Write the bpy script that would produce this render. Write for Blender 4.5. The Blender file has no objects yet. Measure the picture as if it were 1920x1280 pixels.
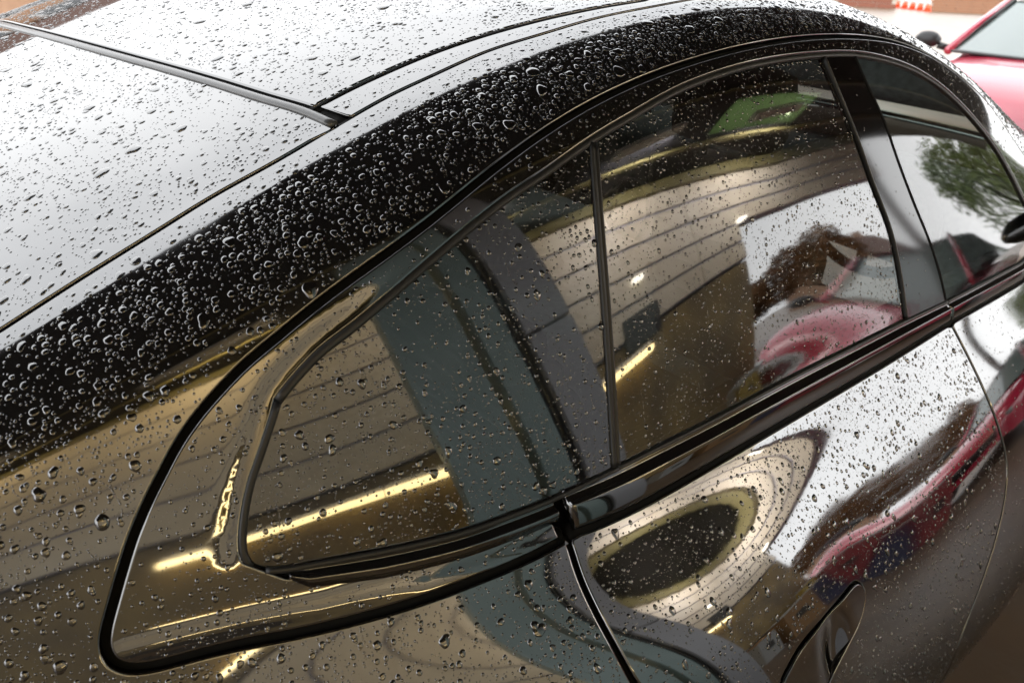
import math, random
import numpy as np
# ---------------------------------------------------------------- camera numbers
CAM_Z = 1.53; CAM_F = 1420.0; CAM_HEAD = math.radians(48.0); CAM_ROLL = math.radians(3.5); CAM_PITCH = math.radians(27.0)
_h = np.array([math.cos(CAM_HEAD), math.sin(CAM_HEAD), 0.0])
_r = np.array([math.sin(CAM_HEAD), -math.cos(CAM_HEAD), 0.0])
_u = np.array([0, 0, 1.0])
FWD = _h*math.cos(CAM_PITCH) - _u*math.sin(CAM_PITCH)
_dn = -_h*math.sin(CAM_PITCH) - _u*math.cos(CAM_PITCH)
RGT = _r*math.cos(CAM_ROLL) - _dn*math.sin(CAM_ROLL)
DWN = _r*math.sin(CAM_ROLL) + _dn*math.cos(CAM_ROLL)
EYE = np.array([0, 0, CAM_Z])
def project(P):
    d = P - EYE
    z = d @ FWD
    return np.stack([960 + CAM_F*(d @ RGT)/z, 640 + CAM_F*(d @ DWN)/z], -1)
def pray(px, py):
    return FWD*CAM_F + RGT*(px-960) + DWN*(py-640)
# ---------------------------------------------------------------- car body surface: cubic B-spline sections at constant X
YC = 1.56
KEYX = np.array([-1.5, -0.9, -0.4, 0.0, 0.3, 0.6, 1.0, 1.5, 2.0, 2.5, 3.0, 3.6])
def _green(k, base):                       # greenhouse rows scaled between belt and roof
    return [(y, 1.0 + (z-1.0)*k) for y, z in base]
G10 = [(1.56,1.537),(1.25,1.531),(.98,1.513),(.80,1.487),(.705,1.455),(.65,1.40),(.583,1.27),(.52,1.13)]
L10 = [(.475,1.0),(.453,.940),(.394,.876),(.305,.781),(.225,.64),(.19,.50),(.185,.36),(.22,.22)]
L15 = [(.46,1.0),(.437,.945),(.381,.879),(.298,.778),(.235,.64),(.185,.50),(.165,.36),(.20,.22)]
def sh(rows, dy, dz=0.0): return [(y+dy, z+dz) for y, z in rows]
SEC = [
 [(1.56,.91),(1.30,.905),(1.15,.895),(1.06,.88),(1.0,.865),(.98,.85),(.97,.83),(.96,.81),(.955,.79),(.95,.76),(.94,.72),(.93,.67),(.92,.60),(.92,.5),(.93,.38),(.96,.28)],
 [(1.56,1.01),(1.25,1.0),(1.06,.98),(.94,.955),(.88,.935),(.84,.905),(.81,.87),(.79,.835),(.775,.80),(.765,.76),(.75,.71),(.735,.66),(.72,.58),(.715,.5),(.73,.36),(.76,.24)],
 [(1.56,1.135),(1.27,1.12),(1.03,1.083),(.88,1.045),(.80,1.01),(.75,.965),(.715,.915),(.69,.865),(.67,.82),(.655,.78),(.635,.73),(.61,.67),(.58,.59),(.565,.5),(.57,.36),(.60,.22)],
 [(1.56,1.285),(1.25,1.265),(.98,1.220),(.83,1.175),(.728,1.13),(.68,1.07),(.645,1.01),(.615,.95),(.591,.90),(.57,.86),(.54,.81),(.50,.745),(.46,.64),(.45,.50),(.46,.36),(.50,.22)],
 [(1.56,1.397),(1.25,1.379),(.98,1.336),(.80,1.294),(.703,1.25),(.647,1.18),(.597,1.10),(.558,1.03),(.529,.97),(.503,.924),(.447,.866),(.38,.788),(.34,.64),(.325,.50),(.32,.36),(.36,.22)],
 [(1.56,1.488),(1.25,1.475),(.98,1.438),(.80,1.402),(.703,1.366),(.645,1.305),(.583,1.20),(.526,1.09),(.478,.99),(.453,.934),(.388,.881),(.290,.806),(.24,.64),(.215,.50),(.215,.36),(.25,.22)],
 G10 + L10,
 _green(1.0, G10) + L15,
 _green(.75, G10) + sh(L15, .01),
 _green(.36, G10) + sh(L15, .03),
 [(1.56,1.07),(1.20,1.062),(.96,1.048),(.77,1.03),(.67,1.01),(.60,.985),(.55,.955),(.52,.925),(.50,.89),(.47,.85),(.43,.79),(.37,.71),(.32,.61),(.29,.48),(.29,.35),(.33,.22)],
 [(1.56,.98),(1.22,.972),(1.0,.957),(.84,.935),(.76,.91),(.71,.885),(.67,.855),(.645,.825),(.63,.79),(.61,.75),(.58,.70),(.54,.63),(.51,.55),(.49,.45),(.49,.34),(.52,.24)],
]
NROW = 16
_K = np.array(SEC)                          # keys x rows x 2
def _natural(x, y):                         # second derivatives of a natural cubic spline, y: n x m
    n = len(x); A = np.zeros((n, n)); B = np.zeros_like(y)
    A[0,0] = A[-1,-1] = 1
    for i in range(1, n-1):
        h0 = x[i]-x[i-1]; h1 = x[i+1]-x[i]
        A[i,i-1] = h0/6; A[i,i] = (h0+h1)/3; A[i,i+1] = h1/6
        B[i] = (y[i+1]-y[i])/h1 - (y[i]-y[i-1])/h0
    return np.linalg.solve(A, B)
_KY = _K.reshape(len(KEYX), -1); _KM = _natural(KEYX, _KY)
def _rows(X):                               # n -> n x rows x 2
    X = np.clip(X, KEYX[0], KEYX[-1]); i = np.clip(np.searchsorted(KEYX, X)-1, 0, len(KEYX)-2)
    h = (KEYX[i+1]-KEYX[i])[:,None]; a = (KEYX[i+1]-X)[:,None]/h; b = 1-a
    v = a*_KY[i] + b*_KY[i+1] + ((a**3-a)*_KM[i] + (b**3-b)*_KM[i+1])*h*h/6
    return v.reshape(-1, NROW, 2)
def body(X, s):
    """point of the body: X along the car (front +), s section coordinate (0 roof centre, 15 sill; negative = far side)"""
    X = np.atleast_1d(np.asarray(X, float)); s = np.atleast_1d(np.asarray(s, float))
    X, s = np.broadcast_arrays(X, s); shp = X.shape; X = X.ravel(); s = s.ravel()
    R = _rows(X)
    a = np.clip(np.abs(s), 0, NROW-1-1e-6); i = np.floor(a).astype(int); t = a-i
    def ctl(j):
        jj = np.abs(j); jj = np.minimum(jj, NROW-1)
        c = R[np.arange(len(j)), jj].copy()
        c[:,0] = np.where(j < 0, 2*YC-c[:,0], c[:,0])
        over = j > NROW-1
        if over.any():
            c[over] = 2*R[over, NROW-1] - R[over, NROW-2]
        return c
    w0 = (1-t)**3/6; w1 = (3*t**3-6*t*t+4)/6; w2 = (-3*t**3+3*t*t+3*t+1)/6; w3 = t**3/6
    c = ctl(i-1)*w0[:,None] + ctl(i)*w1[:,None] + ctl(i+1)*w2[:,None] + ctl(i+2)*w3[:,None]
    Y = np.where(s < 0, 2*YC-c[:,0], c[:,0])
    return np.stack([X, Y, c[:,1]], -1).reshape(shp+(3,))
def frame(X, s):
    e = 1e-3
    P = body(X, s)
    Pu = (body(X+e, s)-body(X-e, s))/(2*e); Pv = (body(X, s+e)-body(X, s-e))/(2*e)
    N = np.cross(Pu, Pv); N /= np.linalg.norm(N, axis=-1, keepdims=True)
    c = np.array([1.0, YC, 0.6])
    sg = np.sign(np.sum(N*(P-np.stack([P[...,0], np.full(P.shape[:-1], YC), np.full(P.shape[:-1], .75)], -1)), -1, keepdims=True))
    return P, Pu, Pv, N*sg
# lookup from photograph pixels to the body surface
_gu, _gs = np.meshgrid(np.arange(-1.0, 2.42, .02), np.arange(-3, 15, .08), indexing='ij')
_gp, _, _, _gn = frame(_gu, _gs)
_vis = np.sum(_gn*(EYE-_gp), -1) > 0
_gpx = project(_gp)
_gd = np.linalg.norm(_gp-EYE, axis=-1)
def px2us(pts):
    pts = np.asarray(pts, float)
    ok = _vis & (((_gp-EYE) @ FWD) > .1)
    gu = _gu[ok]; gs = _gs[ok]; gx = _gpx[ok]
    x = np.zeros((len(pts), 2))
    for k, p in enumerate(pts):
        i = np.argmin((gx[:,0]-p[0])**2 + (gx[:,1]-p[1])**2)
        x[k] = gu[i], gs[i]
    best = x.copy(); be = np.full(len(pts), 1e9); e = 1e-4
    for _ in range(14):
        p = project(body(x[:,0], x[:,1])); r = pts-p; n = np.hypot(r[:,0], r[:,1])
        b = n < be; be = np.where(b, n, be); best[b] = x[b]
        ju = (project(body(x[:,0]+e, x[:,1]))-p)/e; jv = (project(body(x[:,0], x[:,1]+e))-p)/e
        a11 = (ju*ju).sum(1)+1e-3; a22 = (jv*jv).sum(1)+1e-3; a12 = (ju*jv).sum(1)
        b1 = (ju*r).sum(1); b2 = (jv*r).sum(1); D = a11*a22-a12*a12
        st = np.stack([(b1*a22-b2*a12)/D, (b2*a11-b1*a12)/D], 1)
        x = x + np.clip(st, [-.1,-.4], [.1,.4])
    return np.c_[best, be]
# ================================================================ Blender: camera, sky, sun, exposure
import bpy, bmesh
from mathutils import Matrix, Vector
from mathutils.geometry import delaunay_2d_cdt
random.seed(4); rng = np.random.default_rng(4)
scene = bpy.context.scene; COL = scene.collection
cam_data = bpy.data.cameras.new('camera'); cam = bpy.data.objects.new('camera', cam_data); COL.objects.link(cam)
cam_data.sensor_width = 36.0; cam_data.lens = CAM_F/1920*36.0; cam_data.clip_start = .02; cam_data.clip_end = 2000
cam_data.dof.use_dof = True; cam_data.dof.focus_distance = .98; cam_data.dof.aperture_fstop = 7.0
cam.matrix_world = Matrix(((RGT[0],-DWN[0],-FWD[0],EYE[0]),(RGT[1],-DWN[1],-FWD[1],EYE[1]),(RGT[2],-DWN[2],-FWD[2],EYE[2]),(0,0,0,1)))
scene.camera = cam
world = bpy.data.worlds.new('World'); scene.world = world; world.use_nodes = True
wn = world.node_tree; wn.nodes.clear()
SUN_EL, SUN_AZ = math.radians(42), math.radians(-115)
def node(nt, t, **kw):
    n = nt.nodes.new(t)
    for k, v in kw.items(): setattr(n, k, v)
    return n
sky = node(wn, 'ShaderNodeTexSky', sky_type='NISHITA', sun_disc=False, sun_elevation=SUN_EL, sun_rotation=math.pi/2-SUN_AZ, dust_density=4.0, air_density=1.5)
tc = node(wn, 'ShaderNodeTexCoord')
cl = node(wn, 'ShaderNodeTexNoise'); cl.inputs['Scale'].default_value = 1.5; cl.inputs['Detail'].default_value = 5; cl.inputs['Roughness'].default_value = .5
ramp = node(wn, 'ShaderNodeValToRGB'); ramp.color_ramp.elements[0].position = .3; ramp.color_ramp.elements[1].position = .72
ramp.color_ramp.elements[0].color = (8.0,8.12,8.3,1); ramp.color_ramp.elements[1].color = (12.2,12.25,12.3,1)
mixw = node(wn, 'ShaderNodeMix', data_type='RGBA'); mixw.inputs[0].default_value = .93
bg = node(wn, 'ShaderNodeBackground'); bg.inputs[1].default_value = .15
wo = node(wn, 'ShaderNodeOutputWorld')
wn.links.new(tc.outputs['Generated'], cl.inputs['Vector']); wn.links.new(cl.outputs['Fac'], ramp.inputs[0])
wn.links.new(sky.outputs[0], mixw.inputs[6]); wn.links.new(ramp.outputs[0], mixw.inputs[7])
wn.links.new(mixw.outputs[2], bg.inputs[0]); wn.links.new(bg.outputs[0], wo.inputs[0])
sun_d = bpy.data.lights.new('sun', 'SUN'); sun_d.energy = .6; sun_d.angle = math.radians(25); sun_d.color = (1,.97,.93)
sun = bpy.data.objects.new('sun', sun_d); COL.objects.link(sun)
sv = Vector((math.cos(SUN_AZ)*math.cos(SUN_EL), math.sin(SUN_AZ)*math.cos(SUN_EL), math.sin(SUN_EL)))
sun.rotation_euler = sv.to_track_quat('Z', 'Y').to_euler(); sun.location = (0, 0, 12)
vs = scene.view_settings; vs.view_transform = 'Standard'; vs.look = 'None'; vs.exposure = 1.2; vs.gamma = 1.0
scene.render.engine = 'CYCLES'
scene.cycles.max_bounces = 8; scene.cycles.glossy_bounces = 4; scene.cycles.transmission_bounces = 4; scene.cycles.transparent_max_bounces = 12
scene.cycles.caustics_reflective = False; scene.cycles.caustics_refractive = False
scene.cycles.sample_clamp_indirect = 6.0; scene.cycles.use_denoising = True
# ================================================================ materials
MAT = {}
def principled(name, col, rough=.5, metal=0.0, ior=1.5, bump=None, noise=None, coat=0.0, trans=0.0, emis=None, coords='Object'):
    """noise=(scale, dark colour, contrast) mottles the colour, bump=(scale, strength, detail) gives relief"""
    m = bpy.data.materials.new(name); m.use_nodes = True; nt = m.node_tree; p = nt.nodes['Principled BSDF']
    p.inputs['Base Color'].default_value = (*col, 1); p.inputs['Roughness'].default_value = rough; p.inputs['Metallic'].default_value = metal
    p.inputs['IOR'].default_value = ior
    if coat: p.inputs['Coat Weight'].default_value = coat; p.inputs['Coat Roughness'].default_value = .03
    if trans: p.inputs['Transmission Weight'].default_value = trans
    if emis: p.inputs['Emission Color'].default_value = (*emis[0], 1); p.inputs['Emission Strength'].default_value = emis[1]
    t = node(nt, 'ShaderNodeTexCoord')
    if noise:
        n = node(nt, 'ShaderNodeTexNoise'); n.inputs['Scale'].default_value = noise[0]; n.inputs['Detail'].default_value = 6
        r = node(nt, 'ShaderNodeValToRGB'); r.color_ramp.elements[0].position = .5-noise[2]; r.color_ramp.elements[1].position = .5+noise[2]
        r.color_ramp.elements[0].color = (*noise[1], 1); r.color_ramp.elements[1].color = (*col, 1)
        nt.links.new(t.outputs[coords], n.inputs['Vector']); nt.links.new(n.outputs['Fac'], r.inputs[0]); nt.links.new(r.outputs[0], p.inputs['Base Color'])
    if bump:
        n = node(nt, 'ShaderNodeTexNoise'); n.inputs['Scale'].default_value = bump[0]; n.inputs['Detail'].default_value = bump[2]
        b = node(nt, 'ShaderNodeBump'); b.inputs['Strength'].default_value = bump[1]; b.inputs['Distance'].default_value = bump[3] if len(bump) > 3 else .01
        nt.links.new(t.outputs[coords], n.inputs['Vector']); nt.links.new(n.outputs['Fac'], b.inputs['Height']); nt.links.new(b.outputs[0], p.inputs['Normal'])
    MAT[name] = m
    return m
def glass_mat(name, tint, ior):
    m = bpy.data.materials.new(name); m.use_nodes = True; nt = m.node_tree; nt.nodes.clear()
    f = node(nt, 'ShaderNodeFresnel'); f.inputs['IOR'].default_value = ior
    t = node(nt, 'ShaderNodeBsdfTransparent'); t.inputs[0].default_value = (*tint, 1)
    g = node(nt, 'ShaderNodeBsdfGlossy'); g.inputs['Roughness'].default_value = .035; g.inputs[0].default_value = (1,1,1,1)
    x = node(nt, 'ShaderNodeMixShader'); o = node(nt, 'ShaderNodeOutputMaterial')
    nt.links.new(f.outputs[0], x.inputs[0]); nt.links.new(t.outputs[0], x.inputs[1]); nt.links.new(g.outputs[0], x.inputs[2]); nt.links.new(x.outputs[0], o.inputs[0])
    MAT[name] = m
    return m
PAINT_IOR = 2.6
principled('paint', (.0035,.0035,.004), .045, ior=PAINT_IOR, bump=(9.0,.018,2,.004))
_p = MAT['paint'].node_tree; _n = node(_p,'ShaderNodeTexNoise'); _n.inputs['Scale'].default_value = 7.0; _n.inputs['Detail'].default_value = 8; _n.inputs['Roughness'].default_value = .65
_m = node(_p,'ShaderNodeMapRange'); _m.inputs[1].default_value = .35; _m.inputs[2].default_value = .7; _m.inputs[3].default_value = .025; _m.inputs[4].default_value = .085
_t = node(_p,'ShaderNodeTexCoord'); _p.links.new(_t.outputs['Object'], _n.inputs['Vector']); _p.links.new(_n.outputs['Fac'], _m.inputs[0]); _p.links.new(_m.outputs[0], _p.nodes['Principled BSDF'].inputs['Roughness'])
principled('gloss_trim', (.004,.004,.004), .05, ior=2.4, bump=(40.0,.02,2,.001))
principled('rubber', (.017,.017,.017), .42, ior=1.5, bump=(900,.15,2,.0004))
principled('gap', (.003,.003,.003), .8, ior=1.3)
principled('strip', (.085,.088,.09), .34, ior=1.7, noise=(60,(.055,.055,.058),.3))
principled('pillar_gloss', (.004,.004,.004), .07, ior=1.5)
glass_mat('privacy_glass', (.30,.32,.30), 2.05); glass_mat('clear_glass', (.80,.90,.85), 1.7); glass_mat('roof_glass', (.03,.03,.03), PAINT_IOR)
principled('water', (.004,.004,.004), .0, ior=2.6); MAT['water'].node_tree.nodes['Principled BSDF'].inputs['Alpha'].default_value = .86
principled('interior', (.12,.125,.125), .7, noise=(40,(.012,.012,.012),.3))
principled('seat', (.17,.17,.172), .6, bump=(300,.3,3,.002))
principled('headliner', (.09,.09,.085), .9, bump=(500,.2,2,.001))
# ================================================================ helpers: objects
def link(o, parent=None, **kw):
    COL.objects.link(o)
    if parent is not None:
        o.parent = parent
        if parent.type == 'EMPTY': o.matrix_parent_inverse = (Matrix.Translation(parent.location) @ parent.rotation_euler.to_matrix().to_4x4()).inverted()
    for k, v in kw.items(): o[k] = v
    return o
def empty(name, loc=(0,0,0), rz=0.0, **kw):
    o = bpy.data.objects.new(name, None); o.location = loc; o.rotation_euler = (0,0,rz); o.empty_display_size = .1
    return link(o, None, **kw)
def mesh_obj(name, verts, faces, mat, parent=None, smooth=True, normals=None, **kw):
    me = bpy.data.meshes.new(name); me.from_pydata([tuple(map(float, v)) for v in verts], [], [tuple(map(int, f)) for f in faces]); me.update()
    if smooth: me.polygons.foreach_set('use_smooth', [True]*len(me.polygons))
    if normals is not None: me.normals_split_custom_set_from_vertices([tuple(map(float, n)) for n in normals])
    me.materials.append(MAT[mat] if isinstance(mat, str) else mat)
    return link(bpy.data.objects.new(name, me), parent, **kw)
class MB:
    def __init__(s): s.v = []; s.f = []
    def add(s, v, f):
        o = len(s.v); s.v += [tuple(p) for p in v]; s.f += [tuple(i+o for i in q) for q in f]; return s
    def box(s, c, d, rz=0.0, bev=0.0):
        x, y, z = d[0]/2, d[1]/2, d[2]/2; b = min(bev, x*.9, y*.9, z*.9)
        if b <= 0:
            v = [(sx*x,sy*y,sz*z) for sz in (-1,1) for sy in (-1,1) for sx in (-1,1)]
            f = [(0,2,3,1),(4,5,7,6),(0,1,5,4),(2,6,7,3),(0,4,6,2),(1,3,7,5)]
        else:
            bm = bmesh.new(); bmesh.ops.create_cube(bm, size=1)
            bmesh.ops.scale(bm, vec=(d[0],d[1],d[2]), verts=bm.verts)
            bmesh.ops.bevel(bm, geom=list(bm.edges), offset=b, segments=2, affect='EDGES', profile=.6)
            bm.verts.index_update(); v = [tuple(q.co) for q in bm.verts]; f = [tuple(q.index for q in p.verts) for p in bm.faces]; bm.free()
        ca, sa = math.cos(rz), math.sin(rz)
        return s.add([(c[0]+p[0]*ca-p[1]*sa, c[1]+p[0]*sa+p[1]*ca, c[2]+p[2]) for p in v], f)
    def lathe(s, c, prof, n=24):
        v = []; f = []
        for r, z in prof:
            for k in range(n): a = 2*math.pi*k/n; v.append((c[0]+r*math.cos(a), c[1]+r*math.sin(a), c[2]+z))
        for j in range(len(prof)-1):
            for k in range(n): f.append((j*n+k, j*n+(k+1)%n, (j+1)*n+(k+1)%n, (j+1)*n+k))
        f.append(tuple(range(n-1,-1,-1))); f.append(tuple((len(prof)-1)*n+k for k in range(n)))
        return s.add(v, f)
    def tube(s, pts, r, n=10):
        pts = [Vector(p) for p in pts]; v = []; f = []
        for i, p in enumerate(pts):
            t = (pts[min(i+1,len(pts)-1)]-pts[max(i-1,0)]).normalized()
            a = t.cross(Vector((0,0,1)));  a = a.normalized() if a.length > 1e-3 else Vector((1,0,0))
            b = t.cross(a); rr = r[i] if isinstance(r, (list,tuple)) else r
            for k in range(n): q = 2*math.pi*k/n; v.append(tuple(p+(a*math.cos(q)+b*math.sin(q))*rr))
        for i in range(len(pts)-1):
            for k in range(n): f.append((i*n+k, i*n+(k+1)%n, (i+1)*n+(k+1)%n, (i+1)*n+k))
        f.append(tuple(range(n))[::-1]); f.append(tuple((len(pts)-1)*n+k for k in range(n)))
        return s.add(v, f)
    def build(s, name, mat, parent=None, smooth=False, **kw): return mesh_obj(name, s.v, s.f, mat, parent, smooth, **kw)
# ================================================================ helpers: curves and panels on the body surface
def catmull(pts, step):
    pts = np.asarray(pts, float)
    if len(pts) < 3:
        n = max(2, int(np.linalg.norm(pts[1]-pts[0])/step)+1); t = np.linspace(0,1,n)[:,None]; return pts[0]*(1-t)+pts[1]*t
    P = np.vstack([2*pts[0]-pts[1], pts, 2*pts[-1]-pts[-2]]); out = []
    for i in range(1, len(P)-2):
        a, b, c, d = P[i-1], P[i], P[i+1], P[i+2]
        k = [0]
        for u, w in ((a,b),(b,c),(c,d)): k.append(k[-1]+max(np.linalg.norm(w-u), 1e-9)**.5)
        n = max(1, int(np.ceil(np.linalg.norm(c-b)/step)))
        for j in range(n):
            t = k[1]+(k[2]-k[1])*j/n
            A1 = (k[1]-t)/(k[1]-k[0])*a+(t-k[0])/(k[1]-k[0])*b; A2 = (k[2]-t)/(k[2]-k[1])*b+(t-k[1])/(k[2]-k[1])*c; A3 = (k[3]-t)/(k[3]-k[2])*c+(t-k[2])/(k[3]-k[2])*d
            B1 = (k[2]-t)/(k[2]-k[0])*A1+(t-k[0])/(k[2]-k[0])*A2; B2 = (k[3]-t)/(k[3]-k[1])*A2+(t-k[1])/(k[3]-k[1])*A3
            out.append((k[2]-t)/(k[2]-k[1])*B1+(t-k[1])/(k[2]-k[1])*B2)
    out.append(P[-2]); return np.array(out)
def smooth1(a, it=2, closed=False):
    a = np.array(a)
    for _ in range(it):
        if closed: a = .25*np.roll(a,1,0)+.5*a+.25*np.roll(a,-1,0)
        else:
            b = a.copy(); b[1:-1] = .25*a[:-2]+.5*a[1:-1]+.25*a[2:]; a = b
    return a
def trace(px, step=9, it=3): return smooth1(px2us(catmull(px, step))[:,:2], it)
SG = .085                                                           # nominal metres per section unit
def met(us):
    P, Pu, Pv, N = frame(us[:,0], us[:,1]); return np.linalg.norm(Pu,axis=1), np.linalg.norm(Pv,axis=1)
def redense(us, step):
    q = us*np.array([1,SG]); d = np.r_[0, np.cumsum(np.linalg.norm(np.diff(q,axis=0),axis=1))]
    keep = np.r_[True, np.diff(d) > 1e-7]; d = d[keep]; us = us[keep]
    n = max(2, int(round(d[-1]/step))+1); t = np.linspace(0, d[-1], n)
    return np.stack([np.interp(t, d, us[:,0]), np.interp(t, d, us[:,1])], 1)
def offset(us, d, closed=False):
    """shift a path sideways by d metres (positive = to the left when X is right and s is up)"""
    mu, mv = met(us); q = us
    t = (np.roll(q,-1,0)-np.roll(q,1,0)) if closed else np.gradient(q, axis=0)
    tx = t[:,0]*mu; ty = t[:,1]*mv; L = np.hypot(tx,ty)+1e-12
    nx, ny = -ty/L, tx/L
    dd = np.asarray(d)
    return us + np.stack([nx*dd/mu, ny*dd/mv], 1)
def inside(poly, pts):
    x, y = pts[:,0], pts[:,1]; c = np.zeros(len(pts), bool); a = poly; b = np.roll(poly,-1,0)
    for (x0,y0),(x1,y1) in zip(a,b):
        if y0 == y1: continue
        m = ((y0 > y) != (y1 > y)); c ^= m & (x < (x1-x0)*(y-y0)/(y1-y0)+x0)
    return c
def area(p): return .5*np.sum(p[:,0]*np.roll(p[:,1],-1)-np.roll(p[:,0],-1)*p[:,1])
def dist_poly(poly, pts):
    best = np.full(len(pts), 1e9)
    for a, b in zip(poly, np.roll(poly,-1,0)):
        ab = b-a; t = np.clip(((pts-a)@ab)/(ab@ab+1e-15), 0, 1); d = pts-(a+t[:,None]*ab); best = np.minimum(best, np.hypot(d[:,0],d[:,1]))
    return best
PANELS = {}
def panel(name, loops, mat, parent, off=0.0, r=.0025, depth=.012, res=.014, step=.006, hfun=None, mirror=False, reg=None, **kw):
    """a body panel: closed outline(s) in (X, s); first the outer loop, then holes. Rolled edges of radius r, skirt of given depth."""
    sc_ = np.array([1,SG]); L0 = []
    for k, lp in enumerate(loops):
        lp = redense(np.vstack([lp, lp[:1]]), step)[:-1]
        a = area(lp*sc_)
        if (a < 0) == (k == 0): lp = lp[::-1]
        L0.append(lp)
    if reg: PANELS[reg] = (L0, off, hfun)
    inner = [offset(lp, r, True) for lp in L0]
    lo = L0[0].min(0); hi = L0[0].max(0)
    gu = np.arange(lo[0], hi[0], res); gs = np.arange(lo[1], hi[1], res/SG)
    g = np.stack(np.meshgrid(gu, gs, indexing='ij'), -1); g[::2,:,1] += res/SG*.5; g = g.reshape(-1,2)
    m = inside(inner[0], g)
    for h in inner[1:]: m &= ~inside(h, g)
    g = g[m]
    if len(g):
        dm = np.full(len(g), 1e9)
        for lp in inner: dm = np.minimum(dm, dist_poly(lp*sc_, g*sc_))
        g = g[dm > res*.45]
    pts = np.vstack(inner+[g]); edges = []; o = 0
    for lp in inner:
        n = len(lp); edges += [(o+i, o+(i+1)%n) for i in range(n)]; o += n
    ov, oe, of, oiv, _, _ = delaunay_2d_cdt([Vector(p*sc_) for p in pts], edges, [], 0, 1e-7)
    us = np.array([(v.x, v.y/SG) for v in ov]); of = np.array([f for f in of if len(f) == 3])
    cen = us[of].mean(1); m = inside(inner[0], cen)
    for h in inner[1:]: m &= ~inside(h, cen)
    of = of[m]
    P, _, _, N = frame(us[:,0], us[:,1]); hh = np.full(len(us), off)
    if hfun is not None:
        hh = hh + hfun(us); _, Pu, Pv, _ = frame(us[:,0], us[:,1]); e = 2e-4
        gu_ = (hfun(us+[e,0])-hfun(us-[e,0]))/(2*e); gv_ = (hfun(us+[0,e/SG])-hfun(us-[0,e/SG]))/(2*e/SG)
        N0 = N; N = N - Pu*(gu_/np.sum(Pu*Pu,1))[:,None] - Pv*(gv_/np.sum(Pv*Pv,1))[:,None]; N /= np.linalg.norm(N,axis=1,keepdims=True)
    else: N0 = N
    V = [P+N0*hh[:,None]]; NN = [N]; F = [tuple(f) for f in of]
    nn = np.cross(V[0][of[:,1]]-V[0][of[:,0]], V[0][of[:,2]]-V[0][of[:,0]])
    if np.mean(np.sum(nn*N[of[:,0]], 1)) < 0: F = [f[::-1] for f in F]; flip = True
    else: flip = False
    where = {}
    for i, iv in enumerate(oiv):
        for q in iv: where[q] = i
    base = len(us); o = 0
    for k, lp in enumerate(inner):
        n = len(lp); prev = np.array([where[o+i] for i in range(n)]); o += n
        Pq, Pu, Pv, Nq = frame(lp[:,0], lp[:,1])
        out3 = body(L0[k][:,0], L0[k][:,1])-Pq; out3 /= np.linalg.norm(out3,axis=1,keepdims=True)+1e-9
        h0 = hh[prev]
        for dx, dh, ang in ((r*.5, -r*.134, 30),(r*.866, -r*.5, 60),(r, -r, 85),(r, -depth, 90)):
            V.append(Pq+Nq*(h0+dh)[:,None]+out3*dx); a = math.radians(ang); NN.append(Nq*math.cos(a)+out3*math.sin(a))
            cur = base+np.arange(n); base += n
            for i in range(n):
                j = (i+1)%n; q = (prev[i], cur[i], cur[j], prev[j])
                F.append(q)
            prev = cur
    V = np.vstack(V); NN = np.vstack(NN)
    # orient the rim quads outward
    F2 = []
    for f in F:
        a, b, c = V[f[0]], V[f[1]], V[f[2]]; nrm = np.cross(b-a, c-a)
        F2.append(f if nrm @ (NN[f[0]]+NN[f[1]]+NN[f[2]]) >= 0 else f[::-1])
    res_o = [mesh_obj(name, V, F2, mat, parent, True, NN, **kw)]
    if mirror:
        Vm = V*np.array([1,-1,1])+np.array([0,2*YC,0]); res_o.append(mesh_obj(name, Vm, [f[::-1] for f in F2], mat, parent, True, NN*np.array([1,-1,1])))
    return res_o
def sweep(name, us, prof, mat, parent, step=.008, off=0.0, mirror=False, closed=False, smooth=True, taper=0.0, **kw):
    """moulding along a body path: prof = [(sideways, height)...] in metres, open below"""
    us = redense(us, step); P, Pu, Pv, N = frame(us[:,0], us[:,1])
    T = np.gradient(P, axis=0); T /= np.linalg.norm(T,axis=1,keepdims=True); B = np.cross(N, T); B /= np.linalg.norm(B,axis=1,keepdims=True)
    n = len(us); m = len(prof); sc = np.ones(n)
    if taper: d = np.linspace(0,1,n); sc = np.clip(np.minimum(d, 1-d)/taper, .25, 1)**.5
    V = np.concatenate([P+B*(b*sc)[:,None]+N*(off+h*sc)[:,None] for b, h in prof]); F = []
    for j in range(m-1):
        for i in range(n-1): F.append((j*n+i, j*n+i+1, (j+1)*n+i+1, (j+1)*n+i))
    F.append(tuple(j*n for j in range(m))); F.append(tuple(j*n+n-1 for j in range(m-1,-1,-1)))
    o = [mesh_obj(name, V, F, mat, parent, smooth, **kw)]
    bm = bmesh.new(); bm.from_mesh(o[0].data); bmesh.ops.recalc_face_normals(bm, faces=bm.faces); bm.to_mesh(o[0].data); bm.free()
    if mirror:
        o.append(mesh_obj(name, V*np.array([1,-1,1])+np.array([0,2*YC,0]), [f[::-1] for f in F], mat, parent, smooth))
    return o
def round_prof(w, h, n=6, base=-.006):
    return [(-w/2, base)] + [(-w/2*math.cos(math.pi*k/n), h*math.sin(math.pi*k/n)) for k in range(n+1)] + [(w/2, base)]
# ================================================================ the black car
car = empty('parked_car', (1.0, YC, 0), label='glossy black car covered in raindrops, filling the foreground', category='car')
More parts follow.
